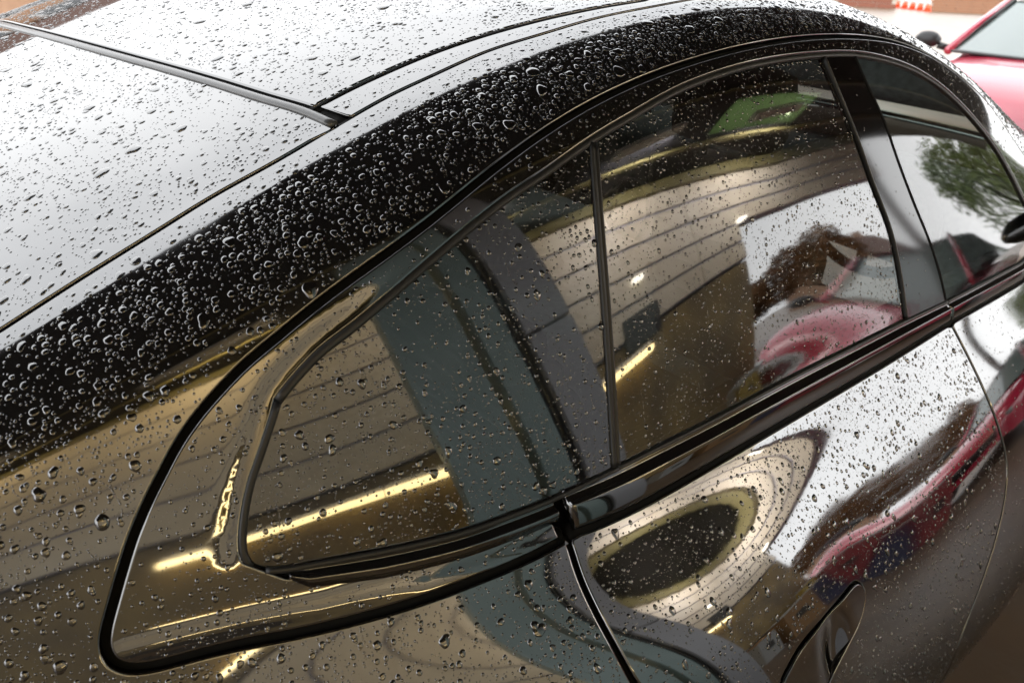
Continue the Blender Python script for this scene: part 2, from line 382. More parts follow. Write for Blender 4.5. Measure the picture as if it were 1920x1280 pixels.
# --- feature lines (traced from the photograph, projected onto the body)
GROOVE = np.vstack([trace([(1064,1006),(1013,1034),(950,1063),(888,1088),(825,1112),(763,1133),(709,1149),(626,1171),(542,1190),(459,1206),(375,1226),(317,1242),(271,1252),(232,1251),(206,1236),(196,1213),(198,1184),(211,1134),(229,1071),(250,1005),(275,946),(304,888),(334,832),(367,784),(406,738),(459,683),(521,631),(584,579),(651,528),(726,474),(806,414),(935,310),(1019,249),(1102,198),(1190,155),(1280,121),(1370,95),(1454,78),(1537,69),(1620,70),(1683,80),(1745,105),(1806,148),(1850,191),(1891,248)]),
                    catmull([(2.15,6.15),(2.25,7.05),(2.33,7.9),(2.37,8.6)], .03)])
GTOP = np.vstack([trace([(527,756),(542,736),(573,700),(605,667),(667,619),(730,566),(810,496),(894,425),(960,374),(1019,335),(1115,267),(1183,226),(1287,168),(1412,126),(1537,107),(1620,107),(1704,129),(1766,166),(1829,228),(1871,284),(1900,335)]),
                  catmull([(2.05,7.3),(2.095,7.9),(2.125,8.35)], .03)])
BELTQ = trace([(475,1058),(500,1066),(540,1063),(584,1055),(667,1040),(700,1034),(783,1017),(867,996),(950,967),(1025,938),(1090,908),(1158,876)])
BELTR = trace([(1158,876),(1242,834),(1326,792),(1409,748),(1500,700),(1600,650),(1690,605),(1775,565)])
BELTF = np.vstack([trace([(1775,565),(1850,526),(1915,492)]), catmull([(2.03,8.42),(2.125,8.38)], .03)])
QLEFT = trace([(475,1058),(464,1044),(461,1020),(463,980),(475,913),(496,850),(513,800),(527,756)])
DIV = trace([(1115,267),(1122,360),(1131,470),(1141,600),(1150,740),(1158,876)])
PB1 = trace([(1547,106),(1579,183),(1608,255),(1640,345),(1672,430),(1688,500),(1697,560),(1702,598)])
PB2 = trace([(1604,106),(1629,163),(1658,225),(1686,305),(1716,384),(1745,455),(1765,520),(1775,565)])
THIN = np.vstack([catmull([(-1.05,4.0),(-.5,3.55),(-.2,3.36)], .05), trace([(0,619),(138,530),(292,434),(400,367),(521,300),(642,229),(727,181),(810,142),(914,96),(1019,63),(1123,33),(1269,4)]), catmull([(1.3,3.2),(1.6,3.15),(1.9,3.2),(2.3,3.45),(2.75,3.7)], .05)])
DITCH = np.vstack([trace([(590,201),(660,165),(748,125),(820,96),(906,67),(1000,41),(1060,27),(1130,13),(1205,1)]), catmull([(1.15,2.72),(1.4,2.7),(1.66,2.72)], .05)])
SEAM = trace([(0,40),(85,61),(167,83),(250,106),(334,129),(420,154),(500,179),(584,204),(638,228)])
SHUTR = np.vstack([trace([(1064,1006),(1072,1030),(1090,1085),(1120,1150),(1155,1215),(1190,1280)]), catmull([(.535,11.2),(.53,12.2),(.52,13.2),(.56,14.6)], .05)])
SHUTF = np.vstack([trace([(1782,604),(1806,650),(1840,720),(1872,800),(1888,870),(1886,920),(1870,1000),(1845,1080),(1815,1160),(1785,1240)]), np.array([[1.30,14.6]])])
MOLDR = trace([(1071,1000),(1117,984),(1200,946),(1284,900),(1367,852),(1451,803),(1545,748),(1660,680),(1782,604)])
MOLDF = np.vstack([trace([(1782,604),(1850,566),(1915,528)]), catmull([(2.03,8.95),(2.38,8.9)], .04)])
def at_x(path, x):
    i = np.argsort(path[:,0]); return np.interp(x, path[i,0], path[i,1])
def cut(path, a, b):                       # piece of a path between the points nearest to a and b
    q = path*np.array([1,SG]); i = np.argmin(np.linalg.norm(q-np.array(a)*[1,SG],axis=1)); j = np.argmin(np.linalg.norm(q-np.array(b)*[1,SG],axis=1))
    return path[i:j+1] if i <= j else path[j:i+1][::-1]
# orientation of GROOVE: from the joint back along the bottom, round the tip, then forward
GW = .0042
g_out = offset(GROOVE, GW); g_in = offset(GROOVE, -GW)
i_tip = np.argmin(GROOVE[:,0])
if np.mean(g_out[:,1]-GROOVE[:,1]) > 0 and area(np.vstack([GROOVE, GROOVE[:1]])) > 0: pass
# which side is the window side? the quarter glass centre
qc = np.array([[.38,6.4]])
if not inside(np.vstack([g_in, g_in[:1]]), qc)[0] or abs(area(g_in*[1,SG])) > abs(area(g_out*[1,SG])): g_out, g_in = g_in, g_out
# --- quarter panel with C pillar and roof rail
low = np.array([[.56,14.6],[.2,14.7],[-.4,14.7],[-1.05,14.6],[-1.08,10.0],[-1.05,4.0]])
thin_dn = offset(THIN, -.0016)
if thin_dn[10,1] < THIN[10,1]: thin_dn = offset(THIN, .0016)
thin_up = 2*THIN-thin_dn
sh_back = offset(SHUTR, .0035); sh_front = offset(SHUTR, -.0035)
if sh_back[5,0] > sh_front[5,0]: sh_back, sh_front = sh_front, sh_back
quarter = np.vstack([thin_dn, [[2.78,4.2],[2.5,8.2],[2.40,8.6]], g_out[::-1], sh_back[1:], low[1:-1]])
panel('body_side', [quarter], 'paint', car, r=.003, res=.016, mirror=True, reg='quarter')
# --- roof, rear window, boot lid, windscreen, bonnet
sy = lambda p: np.vstack([p, (p*[1,-1])[::-1]])
d_in = offset(DITCH, .0045); d_out = offset(DITCH, -.0045)
if d_in[4,1] > d_out[4,1]: d_in, d_out = d_out, d_in
seam_f = SEAM.copy(); o1 = offset(SEAM, .0055)
if o1[5,0] < SEAM[5,0]: o1 = offset(SEAM, -.0055)
seam_front, seam_back = o1, 2*SEAM-o1
def seam_full(p): return p[np.argsort(p[:,1])]
sf = seam_full(seam_front); sf = sf[sf[:,1] < d_in[0,1]+.02]
roof_near = np.vstack([sf, d_in[d_in[:,0] > sf[-1,0]+.004], [[1.69,2.70],[1.71,1.5]]])
near = roof_near; far_ed = (d_in*[1,-1])[::-1]; far_ed = far_ed[far_ed[:,0] > .32]
panel('roof_panel', [np.vstack([near, [[1.71,-1.5],[1.69,-2.7]], far_ed, [[.305,-2.9],[.276,-1.8],[.266,-1.0]]])], 'paint', car, r=.003, res=.03, reg='roof')
rail = np.vstack([d_out[d_out[:,0] > .435], [[1.7,2.75],[1.95,2.9],[2.3,3.2],[2.75,3.45]], thin_up[(thin_up[:,0] > .452)][::-1]])
panel('roof_rail', [rail], 'paint', car, r=.002, res=.02, mirror=True, reg='rail')
sb = seam_full(seam_back)
tu = thin_up[(thin_up[:,0] < .40) & (thin_up[:,0] > -.62)]
rw = np.vstack([tu, [[sb[-1,0]-.012, sb[-1,1]+.02]], sb[::-1]])
panel('rear_window', [np.vstack([sb, [[sb[-1,0]-.01, sb[-1,1]+.03]], tu[::-1], [[-.62,2.2],[-.64,1.0],[-.64,-1.0],[-.62,-2.2]], (tu*[1,-1])[tu[:,0] < .27], [[.284,-2.95],[.258,-1.8],[.25,-1.0]]])], 'roof_glass', car, r=.002, res=.03, reg='rearwin')
tu2 = thin_up[(thin_up[:,0] < -.64)]
panel('boot_lid', [sy(np.vstack([[[-.65,1.0],[-.63,2.2]], tu2[::-1], [[-1.06,2.5]]]))], 'paint', car, r=.003, res=.04)
tail = np.vstack([sy(np.array([[-1.09,.5],[-1.08,2.5],[-1.07,4.0],[-1.10,10.0],[-1.07,14.6]])), [[-1.49,-14.6],[-1.49,14.6]][:1], [[-1.49,0.01]], [[-1.49,14.6]]])
tl = np.vstack([np.stack([np.full(60,-1.095), np.linspace(-14.6,14.6,60)],1), np.stack([np.full(60,-1.49), np.linspace(14.6,-14.6,60)],1)])
panel('rear_bumper', [tl], 'paint', car, r=.004, res=.05, step=.05)
cap = body(np.full(60,-1.49), np.linspace(-14.9,14.9,60)); cv = np.vstack([cap, [[-1.55,YC,.6]]])
mesh_obj('tail_panel', cv, [(i,i+1,60) for i in range(59)], 'paint', car)
ws = np.vstack([[[1.73,1.5],[1.72,2.70]], catmull([(1.95,2.85),(2.3,3.15),(2.75,3.4)], .05), [[2.76,1.5]]])
panel('windscreen', [sy(ws)], 'clear_glass', car, r=.002, res=.04)
sweep('windscreen_seal', np.vstack([sy(ws), ws[:1]]), round_prof(.014,.004), 'rubber', car)
hd = np.vstack([np.stack([np.full(60,2.80), np.linspace(-8.4,8.4,60)],1), np.stack([np.full(60,3.58), np.linspace(8.4,-8.4,60)],1)])
panel('bonnet', [hd], 'paint', car, r=.004, res=.05, step=.05)
fd = np.vstack([[[2.41,8.75],[2.52,8.4],[2.78,8.45],[3.58,8.5]], [[3.58,14.6],[2.40,14.6]]])
panel('front_wing', [fd], 'paint', car, r=.004, res=.04, step=.03, mirror=True)
nose = body(np.full(60,3.58), np.linspace(-14.9,14.9,60)); nv = np.vstack([nose, nose+[.10,0,-.06], nose*[0,0,.45]+np.array([3.74,0,.3])+nose*[0,1,0]])
mesh_obj('front_bumper', nv, [(i,i+1,60+i+1,60+i) for i in range(59)]+[(60+i,60+i+1,121+i,120+i) for i in range(59)], 'paint', car)
# --- seam strip, gap fillers
seam_e = np.vstack([sb[::-1], (sb*[1,-1])[1:]])
# bright strip behind the roof gap, ending in a curled lip past the roof line
SFULL = np.vstack([[[.30,-3.0],[.272,-1.8],[.262,-1.0]], SEAM])
back = SFULL-np.array([.0085,0])
sweep('trim_strip', back, round_prof(.012,.0032,6,-.008), 'strip', car, off=.0005)
gapf = SFULL+np.array([.003,0])
sweep('roof_gap_seal', gapf, [(-.009,-.008),(-.008,-.004),(.008,-.004),(.009,-.008)], 'gap', car)
sweep('roof_ditch_seal', np.vstack([[[DITCH[0,0]-.006, DITCH[0,1]+.0]], DITCH]), [(-.009,-.008),(-.008,-.0035),(-.001,-.003),(.0,-.0015),(.003,-.0015),(.008,-.0035),(.009,-.008)], 'gap', car, mirror=True)
sweep('roof_line_seal', THIN, [(-.006,-.008),(-.005,-.004),(.005,-.004),(.006,-.008)], 'gap', car, mirror=True)
sweep('window_groove', GROOVE, [(-.013,-.02),(-.012,-.009),(.012,-.009),(.013,-.02)], 'gap', car, mirror=True)
# --- window surround: gloss fin behind the quarter light and the rail above the doors
gl_out = lambda p, d: p
top_r = offset(GTOP, .008); top_r = top_r if np.mean(top_r[:,1]-GTOP[:,1]) < 0 else offset(GTOP, -.008)
ql_r = offset(QLEFT, .006); ql_r = ql_r if np.mean(ql_r[:,0]-QLEFT[:,0]) < 0 else offset(QLEFT, -.006)
bq_r = offset(BELTQ, .010); bq_r = bq_r if np.mean(bq_r[:,1]-BELTQ[:,1]) > 0 else offset(BELTQ, -.010)
jx = trace([(1063,1003),(1058,985),(1050,962),(1038,942)])
bq_used = bq_r[(bq_r[:,0] > .215) & (bq_r[:,0] < jx[-1,0]-.002)]
ql_used = ql_r[2:-2]; ql_used = ql_used[ql_used[:,1] < 7.9]
surround = np.vstack([g_in[2:-1], [[2.35,8.62],[2.2,8.6]], top_r[::-1][2:], ql_used[::-1][2:], bq_used])
# relief of the surround: the fin behind the quarter light has a raised blade and a hollow beside the glass
_edge = smooth1(np.vstack([QLEFT[::1], GTOP[:70]]), 6)
_eo = offset(_edge, .017); FIN_A = _eo if np.mean(_eo[:30,0]-_edge[:30,0]) < 0 else offset(_edge, -.017)
FIN_A = FIN_A[::4]
LOWBAR = px2us([(225,1225),(300,1205),(450,1168),(600,1140),(800,1098),(1000,1030),(1080,990)])[:,:2]
def fin_h(us):
    q = us*[1,SG]; h = np.zeros(len(us))
    d = dist_open(q, FIN_A*[1,SG]); x_ = np.clip((us[:,0]-.24)/.22, 0, 1); y_ = np.clip((us[:,1]-6.5)/.75, 0, 1); h -= .0030*(1-x_*x_*(3-2*x_))*(1-y_*y_*(3-2*y_))*np.exp(-(d/.010)**2)
    d2 = dist_open(q, LOWBAR*[1,SG]); h += .0022*np.exp(-(d2/.015)**2)
    return h
def dist_open(pts, path):
    best = np.full(len(pts), 1e9)
    for a, b in zip(path[:-1], path[1:]):
        ab = b-a; t = np.clip(((pts-a)@ab)/(ab@ab+1e-15), 0, 1); d = pts-(a+t[:,None]*ab); best = np.minimum(best, np.hypot(d[:,0],d[:,1]))
    return best
panel('window_surround', [surround], 'gloss_trim', car, off=.001, r=.0035, res=.006, step=.005, hfun=fin_h, mirror=True, reg='surround')
# --- glass
def loop(*parts): return np.vstack(parts)
i_div = DIV[0]
q_top = cut(GTOP, GTOP[0], DIV[0]); quarter_loop = loop(q_top, DIV[1:], BELTQ[::-1][1:], QLEFT[1:-1])
PB1b = PB1; PB2b = PB2
r_top = cut(GTOP, DIV[0], PB1[0]); rb = cut(BELTR, BELTR[0], PB1[-1])
rear_loop = loop(r_top, PB1[1:], rb[::-1][1:], DIV[::-1][1:-1])
f_top = cut(GTOP, PB2[0], GTOP[-1]); front_loop = loop(f_top, BELTF[::-1][1:], PB2[::-1][1:-1])
gk = dict(r=.0012, depth=.004, res=.016)
panel('quarter_glass', [quarter_loop], 'privacy_glass', car, off=-.003, mirror=True, reg='qglass', **gk)
panel('rear_door_glass', [rear_loop], 'privacy_glass', car, off=-.004, mirror=True, reg='rglass', **gk)
panel('front_door_glass', [front_loop], 'clear_glass', car, off=-.004, mirror=True, reg='fglass', **gk)
ptop = cut(GTOP, PB1[0], PB2[0]); pbel = cut(BELTR, PB1[-1], PB2[-1])
pm = (redense(PB1,.02)[:min(len(redense(PB1,.02)),len(redense(PB2,.02)))]); 
pillar = loop(ptop, PB2[1:], pbel[::-1], PB1[::-1][1:-1])
panel('door_pillar', [pillar], 'pillar_gloss', car, off=-.001, r=.002, depth=.012, res=.02, mirror=True, reg='pillar')
# --- seals
def seal(nm, path, side, w=.012, h=.004, mat='rubber', **kw):
    p = offset(path, side*w*.45); sweep(nm, p, round_prof(w, h), mat, car, off=-.002, mirror=True, **kw)
s_top = 1 if np.mean(offset(GTOP,.01)[:,1]-GTOP[:,1]) < 0 else -1
seal('window_seal', GTOP, s_top, .0095, .0022)
s_l = 1 if np.mean(offset(QLEFT,.01)[:,0]-QLEFT[:,0]) < 0 else -1
seal('quarter_seal', QLEFT, s_l, .0075, .0022)
sweep('divider_bar', DIV, [(-.0065,-.008),(-.0065,.0005),(-.006,.0012),(-.001,.0015),(.0005,.0),(.0015,.0),(.0022,.0014),(.005,.0014),(.0058,.0004),(.0058,-.008)], 'rubber', car, off=-.001, mirror=True)
sweep('pillar_bead', PB1, round_prof(.006,.002), 'rubber', car, off=-.001, mirror=True)
sweep('pillar_gap', PB2, round_prof(.007,.001), 'gap', car, off=-.0005, mirror=True)
# --- belt mouldings: a flat wiper lip along the glass, a rounded gloss bar below it, a shadow gap under that
def belt(nm, top, bot, x0, x1, lip=.007):
    n = 140; xs = np.linspace(x0, x1, n); a = np.stack([xs, at_x(top, xs)],1); b = np.stack([xs, at_x(bot, xs)],1)
    Pa, _, _, Na = frame(a[:,0],a[:,1]); Pb, _, _, Nb = frame(b[:,0],b[:,1])
    W = Pb-Pa; wl = np.linalg.norm(W,axis=1,keepdims=True)
    prof = [(0.0,-.006),(0.0,.0012),(.09,.0018),(.12,.0010),(.15,.0016),(.262,.0040),(.270,.0044),(.325,.0083),(.335,.0087),(.36,.0089),(.41,.0087),(.56,.0074),(.72,.0052),(.86,.0028),(.93,.0008),(.95,-.006)]
    V = []
    for t, h in prof: N = Na*(1-t)+Nb*t; V.append(Pa+W*t+N*(h*np.clip(wl/.045,.5,1.2)))
    V = np.concatenate(V); m = len(prof); F = [(j*n+i, j*n+i+1, (j+1)*n+i+1, (j+1)*n+i) for j in range(m-1) for i in range(n-1)]
    F += [tuple(j*n for j in range(m))[::-1], tuple(j*n+n-1 for j in range(m))]
    for mir in (0,1):
        VV = V if not mir else V*np.array([1,-1,1])+np.array([0,2*YC,0])
        o = mesh_obj(nm, VV, F, 'gloss_trim', car); bm = bmesh.new(); bm.from_mesh(o.data); bmesh.ops.recalc_face_normals(bm, faces=bm.faces); bm.to_mesh(o.data); bm.free()
BT = np.vstack([BELTR, BELTF]); 
belt('belt_moulding', BELTR, MOLDR, MOLDR[:,0].min()+.006, BELTR[-1,0]-.002)
belt('belt_moulding', BELTF, MOLDF, BELTR[-1,0]+.004, 2.2)
# lower bar of the quarter light
qb_top = BELTQ[(BELTQ[:,0] > .2)]; qb_top = qb_top[np.argsort(qb_top[:,0])]
def qbar():
    n = 140; xs = np.linspace(.222, jx[0,0]-.004, n); a = np.stack([xs, at_x(BELTQ[2:], xs)],1)
    P, Pu, Pv, N = frame(a[:,0],a[:,1]); D = Pv/np.linalg.norm(Pv,axis=1,keepdims=True); T = np.gradient(P,axis=0); T /= np.linalg.norm(T,axis=1,keepdims=True); D = D-T*np.sum(D*T,1,keepdims=True); D /= np.linalg.norm(D,axis=1,keepdims=True)
    w = np.interp(np.linspace(0,1,n), [0,.06,.3,1], [.012,.024,.030,.030])[:,None]
    prof = [(-.08,-.006),(-.08,.001),(.20,.0016),(.23,.0008),(.26,.0012),(.34,.0026),(.355,.0030),(.48,.0085),(.495,.0090),(.53,.0093),(.60,.0090),(.74,.0068),(.88,.0036),(1.0,.001),(1.02,-.006)]
    V = np.concatenate([P+D*w*t+N*h for t, h in prof]); m = len(prof); F = [(j*n+i, j*n+i+1, (j+1)*n+i+1, (j+1)*n+i) for j in range(m-1) for i in range(n-1)]
    F += [tuple(j*n for j in range(m))[::-1], tuple(j*n+n-1 for j in range(m))]
    for mir in (0,1):
        VV = V if not mir else V*np.array([1,-1,1])+np.array([0,2*YC,0])
        o = mesh_obj('quarter_light_moulding', VV, F, 'gloss_trim', car); bm = bmesh.new(); bm.from_mesh(o.data); bmesh.ops.recalc_face_normals(bm, faces=bm.faces); bm.to_mesh(o.data); bm.free()
qbar()
for q, d_ in ((BELTR,.0015),(BELTF,.0015),(BELTQ[3:],.002)):
    k = 1 if np.mean(offset(q,.01)[:,1]-q[:,1]) > 0 else -1
    sweep('glass_wiper_seal', offset(q, k*d_), round_prof(.0065,.0022), 'rubber', car, off=.0006, mirror=True)
# --- doors
md = MOLDR[np.argsort(MOLDR[:,0])]
mdl = offset(md, .004); mdl = mdl if np.mean(mdl[:,1]-md[:,1]) > 0 else offset(md, -.004)
sf_b = offset(SHUTF, .003); sf_f = offset(SHUTF, -.003)
if sf_b[5,0] > sf_f[5,0]: sf_b, sf_f = sf_f, sf_b
HANDLE = px2us(catmull([(1470,1262),(1500,1210),(1540,1162),(1580,1115),(1604,1088),(1618,1096),(1622,1120),(1612,1165),(1590,1210),(1568,1252),(1552,1285),(1535,1310),(1500,1325),(1468,1310),(1462,1285),(1470,1262)], 8))[:-1,:2]
HANDLE = smooth1(HANDLE, 2, True)
h_hole = HANDLE
door = np.vstack([mdl[2:-1], sf_b[1:-1], [[1.28,14.6],[.58,14.6]], sh_front[::-1][1:-1]])
panel('rear_door', [door, HANDLE], 'paint', car, r=.003, res=.014, mirror=False, reg='door')
panel('rear_door', [door], 'paint', car, r=.003, res=.03, step=.012)[0].data.transform(Matrix.Translation((0,2*YC,0)) @ Matrix.Diagonal((1,-1,1,1)))
hin = offset(HANDLE, .0034, True); hin = hin if abs(area(hin)) < abs(area(HANDLE)) else offset(HANDLE, -.0034, True)
hc = HANDLE.mean(0)
def handle_h(us):
    q = (us-hc)*[1,SG]; return .003-.010*np.exp(-(np.hypot((q[:,0]-.018)*.9,(q[:,1]-.012))/.028)**2)
panel('door_handle', [hin], 'gloss_trim', car, r=.002, res=.005, step=.004, hfun=handle_h, reg='handle')
sweep('handle_gap', np.vstack([HANDLE, HANDLE[:1]]), [(-.006,-.012),(-.005,-.006),(.005,-.006),(.006,-.012)], 'gap', car, step=.004)
mf = MOLDF[np.argsort(MOLDF[:,0])]; mfl = offset(mf, .004); mfl = mfl if np.mean(mfl[:,1]-mf[:,1]) > 0 else offset(mf, -.004)
fdoor = np.vstack([mfl[1:], [[2.39,9.5],[2.385,14.6],[1.32,14.6]], sf_f[::-1][1:-1]])
panel('front_door', [fdoor], 'paint', car, r=.003, res=.02, step=.01, mirror=True, reg='fdoor')
sweep('door_gap', SHUTR, [(-.012,-.02),(-.011,-.009),(.011,-.009),(.012,-.02)], 'gap', car, mirror=True)
sweep('door_gap', SHUTF, [(-.012,-.02),(-.011,-.009),(.011,-.009),(.012,-.02)], 'gap', car, mirror=True)
sweep('belt_gap', np.vstack([md, mf]), [(-.014,-.02),(-.013,-.005),(.010,-.005),(.011,-.02)], 'gap', car, mirror=True)
# --- under-body, sills, wheels
for sgn in (0,1):
    xs = np.linspace(-1.4,3.5,50); a = body(xs, np.full(50,14.6)); b = a*[1,1,0]+[0,.06,.18]; c = a*[1,1,0]+[0,.35,.17]
    V = np.vstack([a,b,c])
    if sgn: V = V*np.array([1,-1,1])+np.array([0,2*YC,0])
    mesh_obj('sill', V, [(j*50+i,j*50+i+1,(j+1)*50+i+1,(j+1)*50+i) for j in range(2) for i in range(49)], 'gap', car)
MB().box((1.0,YC,.17),(4.6,1.5,.06)).build('floor_pan','interior',car)
def wheel(x, y, sg):
    w = MB(); 
    prof = [(.20,-.11),(.30,-.115),(.33,-.10),(.345,-.06),(.345,.06),(.33,.10),(.30,.115),(.20,.11)]
    v = []; n = 40
    for r, t in prof:
        for k in range(n): a = 2*math.pi*k/n; v.append((x+r*math.cos(a), y+t, .345+r*math.sin(a)))
    f = [(j*n+k, j*n+(k+1)%n, (j+1)*n+(k+1)%n, (j+1)*n+k) for j in range(len(prof)-1) for k in range(n)]
    o = mesh_obj('wheel', v, f, 'rubber', car)
    m = MB()
    for k in range(5):
        a = 2*math.pi*k/5+.3; c = (x+.13*math.cos(a), y-sg*.09, .345+.13*math.sin(a))
        m.tube([(x, y-sg*.095, .345), (x+.23*math.cos(a), y-sg*.085, .345+.23*math.sin(a))], .03, 6)
    m.build('rim', 'strip', o, True)
for x, yw in ((-.55,.76), (2.95,.52)):
    for y, sg in ((yw,1),(2*YC-yw,-1)): wheel(x, y, sg)
# --- cabin
MB().box((.9,YC,.42),(3.2,1.55,.06)).build('cabin_floor','interior',car)
for y, sg in ((.47,1),(2*YC-.47,-1)):
    MB().box((1.5,y+sg*.10,.66),(1.6,.05,.50),0,.02).build('door_card','interior',car)
def seat(x, y, w=.5, hz=1.27):
    s = MB().box((x,y,.60),(.5,w,.16),0,.05)
    o = s.build('seat','seat',car,True)
    pts = MB(); st = (hz-.17-.66)/5
    for k in range(6): pts.box((x-.24-.035*k, y, .66+st*k),(.14-.008*k, w-.03-.012*k, st*1.3),0,.03)
    pts.build('backrest','seat',o,True)
    MB().box((x-.46,y,hz),(.10,.26,.17),0,.04).tube([(x-.44,y-.06,hz-.15),(x-.45,y-.06,hz-.05)],.008).tube([(x-.44,y+.06,hz-.15),(x-.45,y+.06,hz-.05)],.008).build('headrest','seat',o,True)
for y in (.95, 2*YC-.95): seat(1.9, y); seat(1.1, y, .55, 1.16)
dash = MB()
nb = 24; ys = np.linspace(.55, 2*YC-.55, nb); V = []
for x, z in ((2.28,.78),(2.30,.93),(2.40,.99),(2.62,1.0),(2.85,.98)):
    for y in ys: V.append((x+.02*math.cos((y-YC)*2), y, z-.015*((y-YC)/.8)**2))
mesh_obj('dashboard', V, [(j*nb+i, j*nb+i+1, (j+1)*nb+i+1, (j+1)*nb+i) for j in range(4) for i in range(nb-1)], 'interior', car)
sw = []
for k in range(33):
    a = 2*math.pi*k/32; sw.append((2.13-.06*math.sin(a)*.9, .90+.185*math.cos(a), .93+.175*math.sin(a)))
st = MB().tube(sw, .017, 8).build('steering_wheel','interior',car,True)
MB().box((2.16,.90,.92),(.06,.16,.11),0,.03).tube([(2.15,.73,.93),(2.15,1.07,.93)],.015).tube([(2.15,.90,.93),(2.17,.90,.77)],.016).build('steering_hub','interior',st,True)
MB().box((2.02,YC,1.36),(.03,.22,.07),0,.015).tube([(2.03,YC,1.39),(2.10,YC,1.43)],.01).build('inside_mirror','interior',car,True)
# headlining under the roof
ug, sg_ = np.meshgrid(np.linspace(.1,1.72,30), np.linspace(-4.2,4.2,24), indexing='ij'); Ph,_,_,Nh = frame(ug, sg_); Vh = (Ph-Nh*.035).reshape(-1,3)
mesh_obj('headlining', Vh, [(i*24+j,i*24+j+1,(i+1)*24+j+1,(i+1)*24+j) for i in range(29) for j in range(23)], 'headliner', car)
# side mirror just ahead of the frame
for sg in (1,):
    m = MB(); pv = []; n = 14
    for t in np.linspace(-1,1,9):
        rr = math.sqrt(max(0,1-t*t*.92)); 
        for k in range(n):
            a = 2*math.pi*k/n; pv.append((2.74+.05*rr*math.cos(a)-.04*t*t, .32-.09*t, 1.045+.05*rr*math.sin(a)))
    m.add(pv, [(j*n+k, j*n+(k+1)%n, (j+1)*n+(k+1)%n, (j+1)*n+k) for j in range(8) for k in range(n)]+[tuple(range(n)),tuple(8*n+k for k in range(n))])
    m.tube([(2.74,.40,1.0),(2.60,.50,.93)],.03,8)
    m.build('wing_mirror','gloss_trim',car,True)
# ================================================================ setting
def ground_mat():
    m = principled('wet_ground', (.20,.145,.10), .4, ior=1.45, noise=(1.3,(.10,.07,.048),.25), bump=(6,.35,6,.02), coords='Object')
    return m
ground_mat()
principled('cream_board', (.75,.69,.55), .55, noise=(2.5,(.58,.50,.36),.3))
principled('joint', (.30,.31,.39), .6)
principled('olive_trim', (.16,.14,.055), .45)
principled('gold_wall', (.33,.235,.08), .4, noise=(1.6,(.10,.07,.03),.2))
principled('dark_base', (.075,.055,.035), .6, noise=(3,(.035,.026,.018),.3))
principled('black_soffit', (.012,.012,.014), .7)
principled('teal_paint', (.36,.45,.42), .45, noise=(5,(.27,.36,.34),.35))
principled('grey_paint', (.46,.46,.47), .5)
principled('tube_lamp', (.8,.8,.8), .4, emis=((1.0,.74,.32), 5.5))
principled('bulb', (.9,.9,.85), .4, emis=((1.0,.93,.78), 4.0))
principled('lamp_body', (.5,.5,.48), .4)
def skylight_mat():
    m = bpy.data.materials.new('green_sheet'); m.use_nodes = True; nt = m.node_tree; nt.nodes.clear()
    t = node(nt,'ShaderNodeBsdfTranslucent'); t.inputs[0].default_value = (.36,.44,.26,1); o = node(nt,'ShaderNodeOutputMaterial'); nt.links.new(t.outputs[0], o.inputs[0]); MAT['green_sheet'] = m
skylight_mat()
S = 600
mesh_obj('ground', [(-S,-S,0),(S,-S,0),(S,S,0),(-S,S,0)], [(0,1,2,3)], 'wet_ground', None, False, kind='structure')
# --- the building beside the car: boarded wall, canopy on a slope, tube lights; seen as reflections in the paint
bld = empty('shop_building', (2,-2.6,0), label='cream boarded shop front with a black canopy, mirrored in the black paintwork', category='building')
WY = -2.6
ztop = lambda x: 3.95-.14*min(x,6.0)
X0, X1 = -7.0, 6.0
def slab(mb, x0, x1, z0a, z1a, z0b, z1b, y0, y1):        # prism between x0 and x1 whose ends have their own heights
    mb.add([(x0,y0,z0a),(x1,y0,z0b),(x1,y1,z0b),(x0,y1,z0a),(x0,y0,z1a),(x1,y0,z1b),(x1,y1,z1b),(x0,y1,z1a)], [(0,3,2,1),(4,5,6,7),(0,1,5,4),(1,2,6,5),(2,3,7,6),(3,0,4,7)])
NB = 5
zlow = 1.95
XV = 8.6                                                  # the upper boards run on past the wall as a hanging valance
for k in range(NB):
    for x0, x1 in ((X0,-2.9),(-2.88,1.38),(1.4,4.2),(4.22,5.0),(5.002,5.999),(6.001,XV)):
        if x0 > 5 and k < 2: continue
        f0, f1 = k/NB, (k+1)/NB; h0 = ztop(x0)-.16-zlow; h1 = ztop(x1)-.16-zlow
        mb = MB(); j = .016
        slab(mb, x0, x1, zlow+h0*f0+j, zlow+h0*f1-j, zlow+h1*f0+j, zlow+h1*f1-j, WY, WY+.03)
        mb.build('board','cream_board',bld)
mb = MB(); slab(mb, 5.0, 6.0, zlow+(ztop(5)-.16-zlow)*.4, ztop(5)-.16, zlow+(ztop(6)-.16-zlow)*.4, ztop(6)-.16, WY-.1, WY+.012); slab(mb, 6.0, XV, zlow+(ztop(6)-.16-zlow)*.4, ztop(6)-.16, zlow+(ztop(6)-.16-zlow)*.4, ztop(6)-.16, WY-.1, WY+.012); mb.build('valance_back','joint',bld)
MB().box((XV-.1,WY-.05,1.55),(.12,.12,3.1),0,.01).build('end_post','dark_base',bld)
mb = MB(); slab(mb, X0, 5.0, zlow, ztop(X0)-.16, zlow, ztop(5)-.16, WY-.2, WY+.012); mb.build('backing_wall','joint',bld)
mb = MB(); slab(mb, X0, X1, ztop(X0)-.17, ztop(X0)-.02, ztop(X1)-.17, ztop(X1)-.02, WY-.1, WY+.09); slab(mb, X1, XV, ztop(X1)-.17, ztop(X1)-.02, ztop(X1)-.17, ztop(X1)-.02, WY-.1, WY+.09); mb.build('eaves_trim','olive_trim',bld)
mb = MB(); slab(mb, X0, 5.0, .55, zlow-.02, .55, zlow-.02, WY-.2, WY+.0); mb.build('shop_panel','gold_wall',bld)
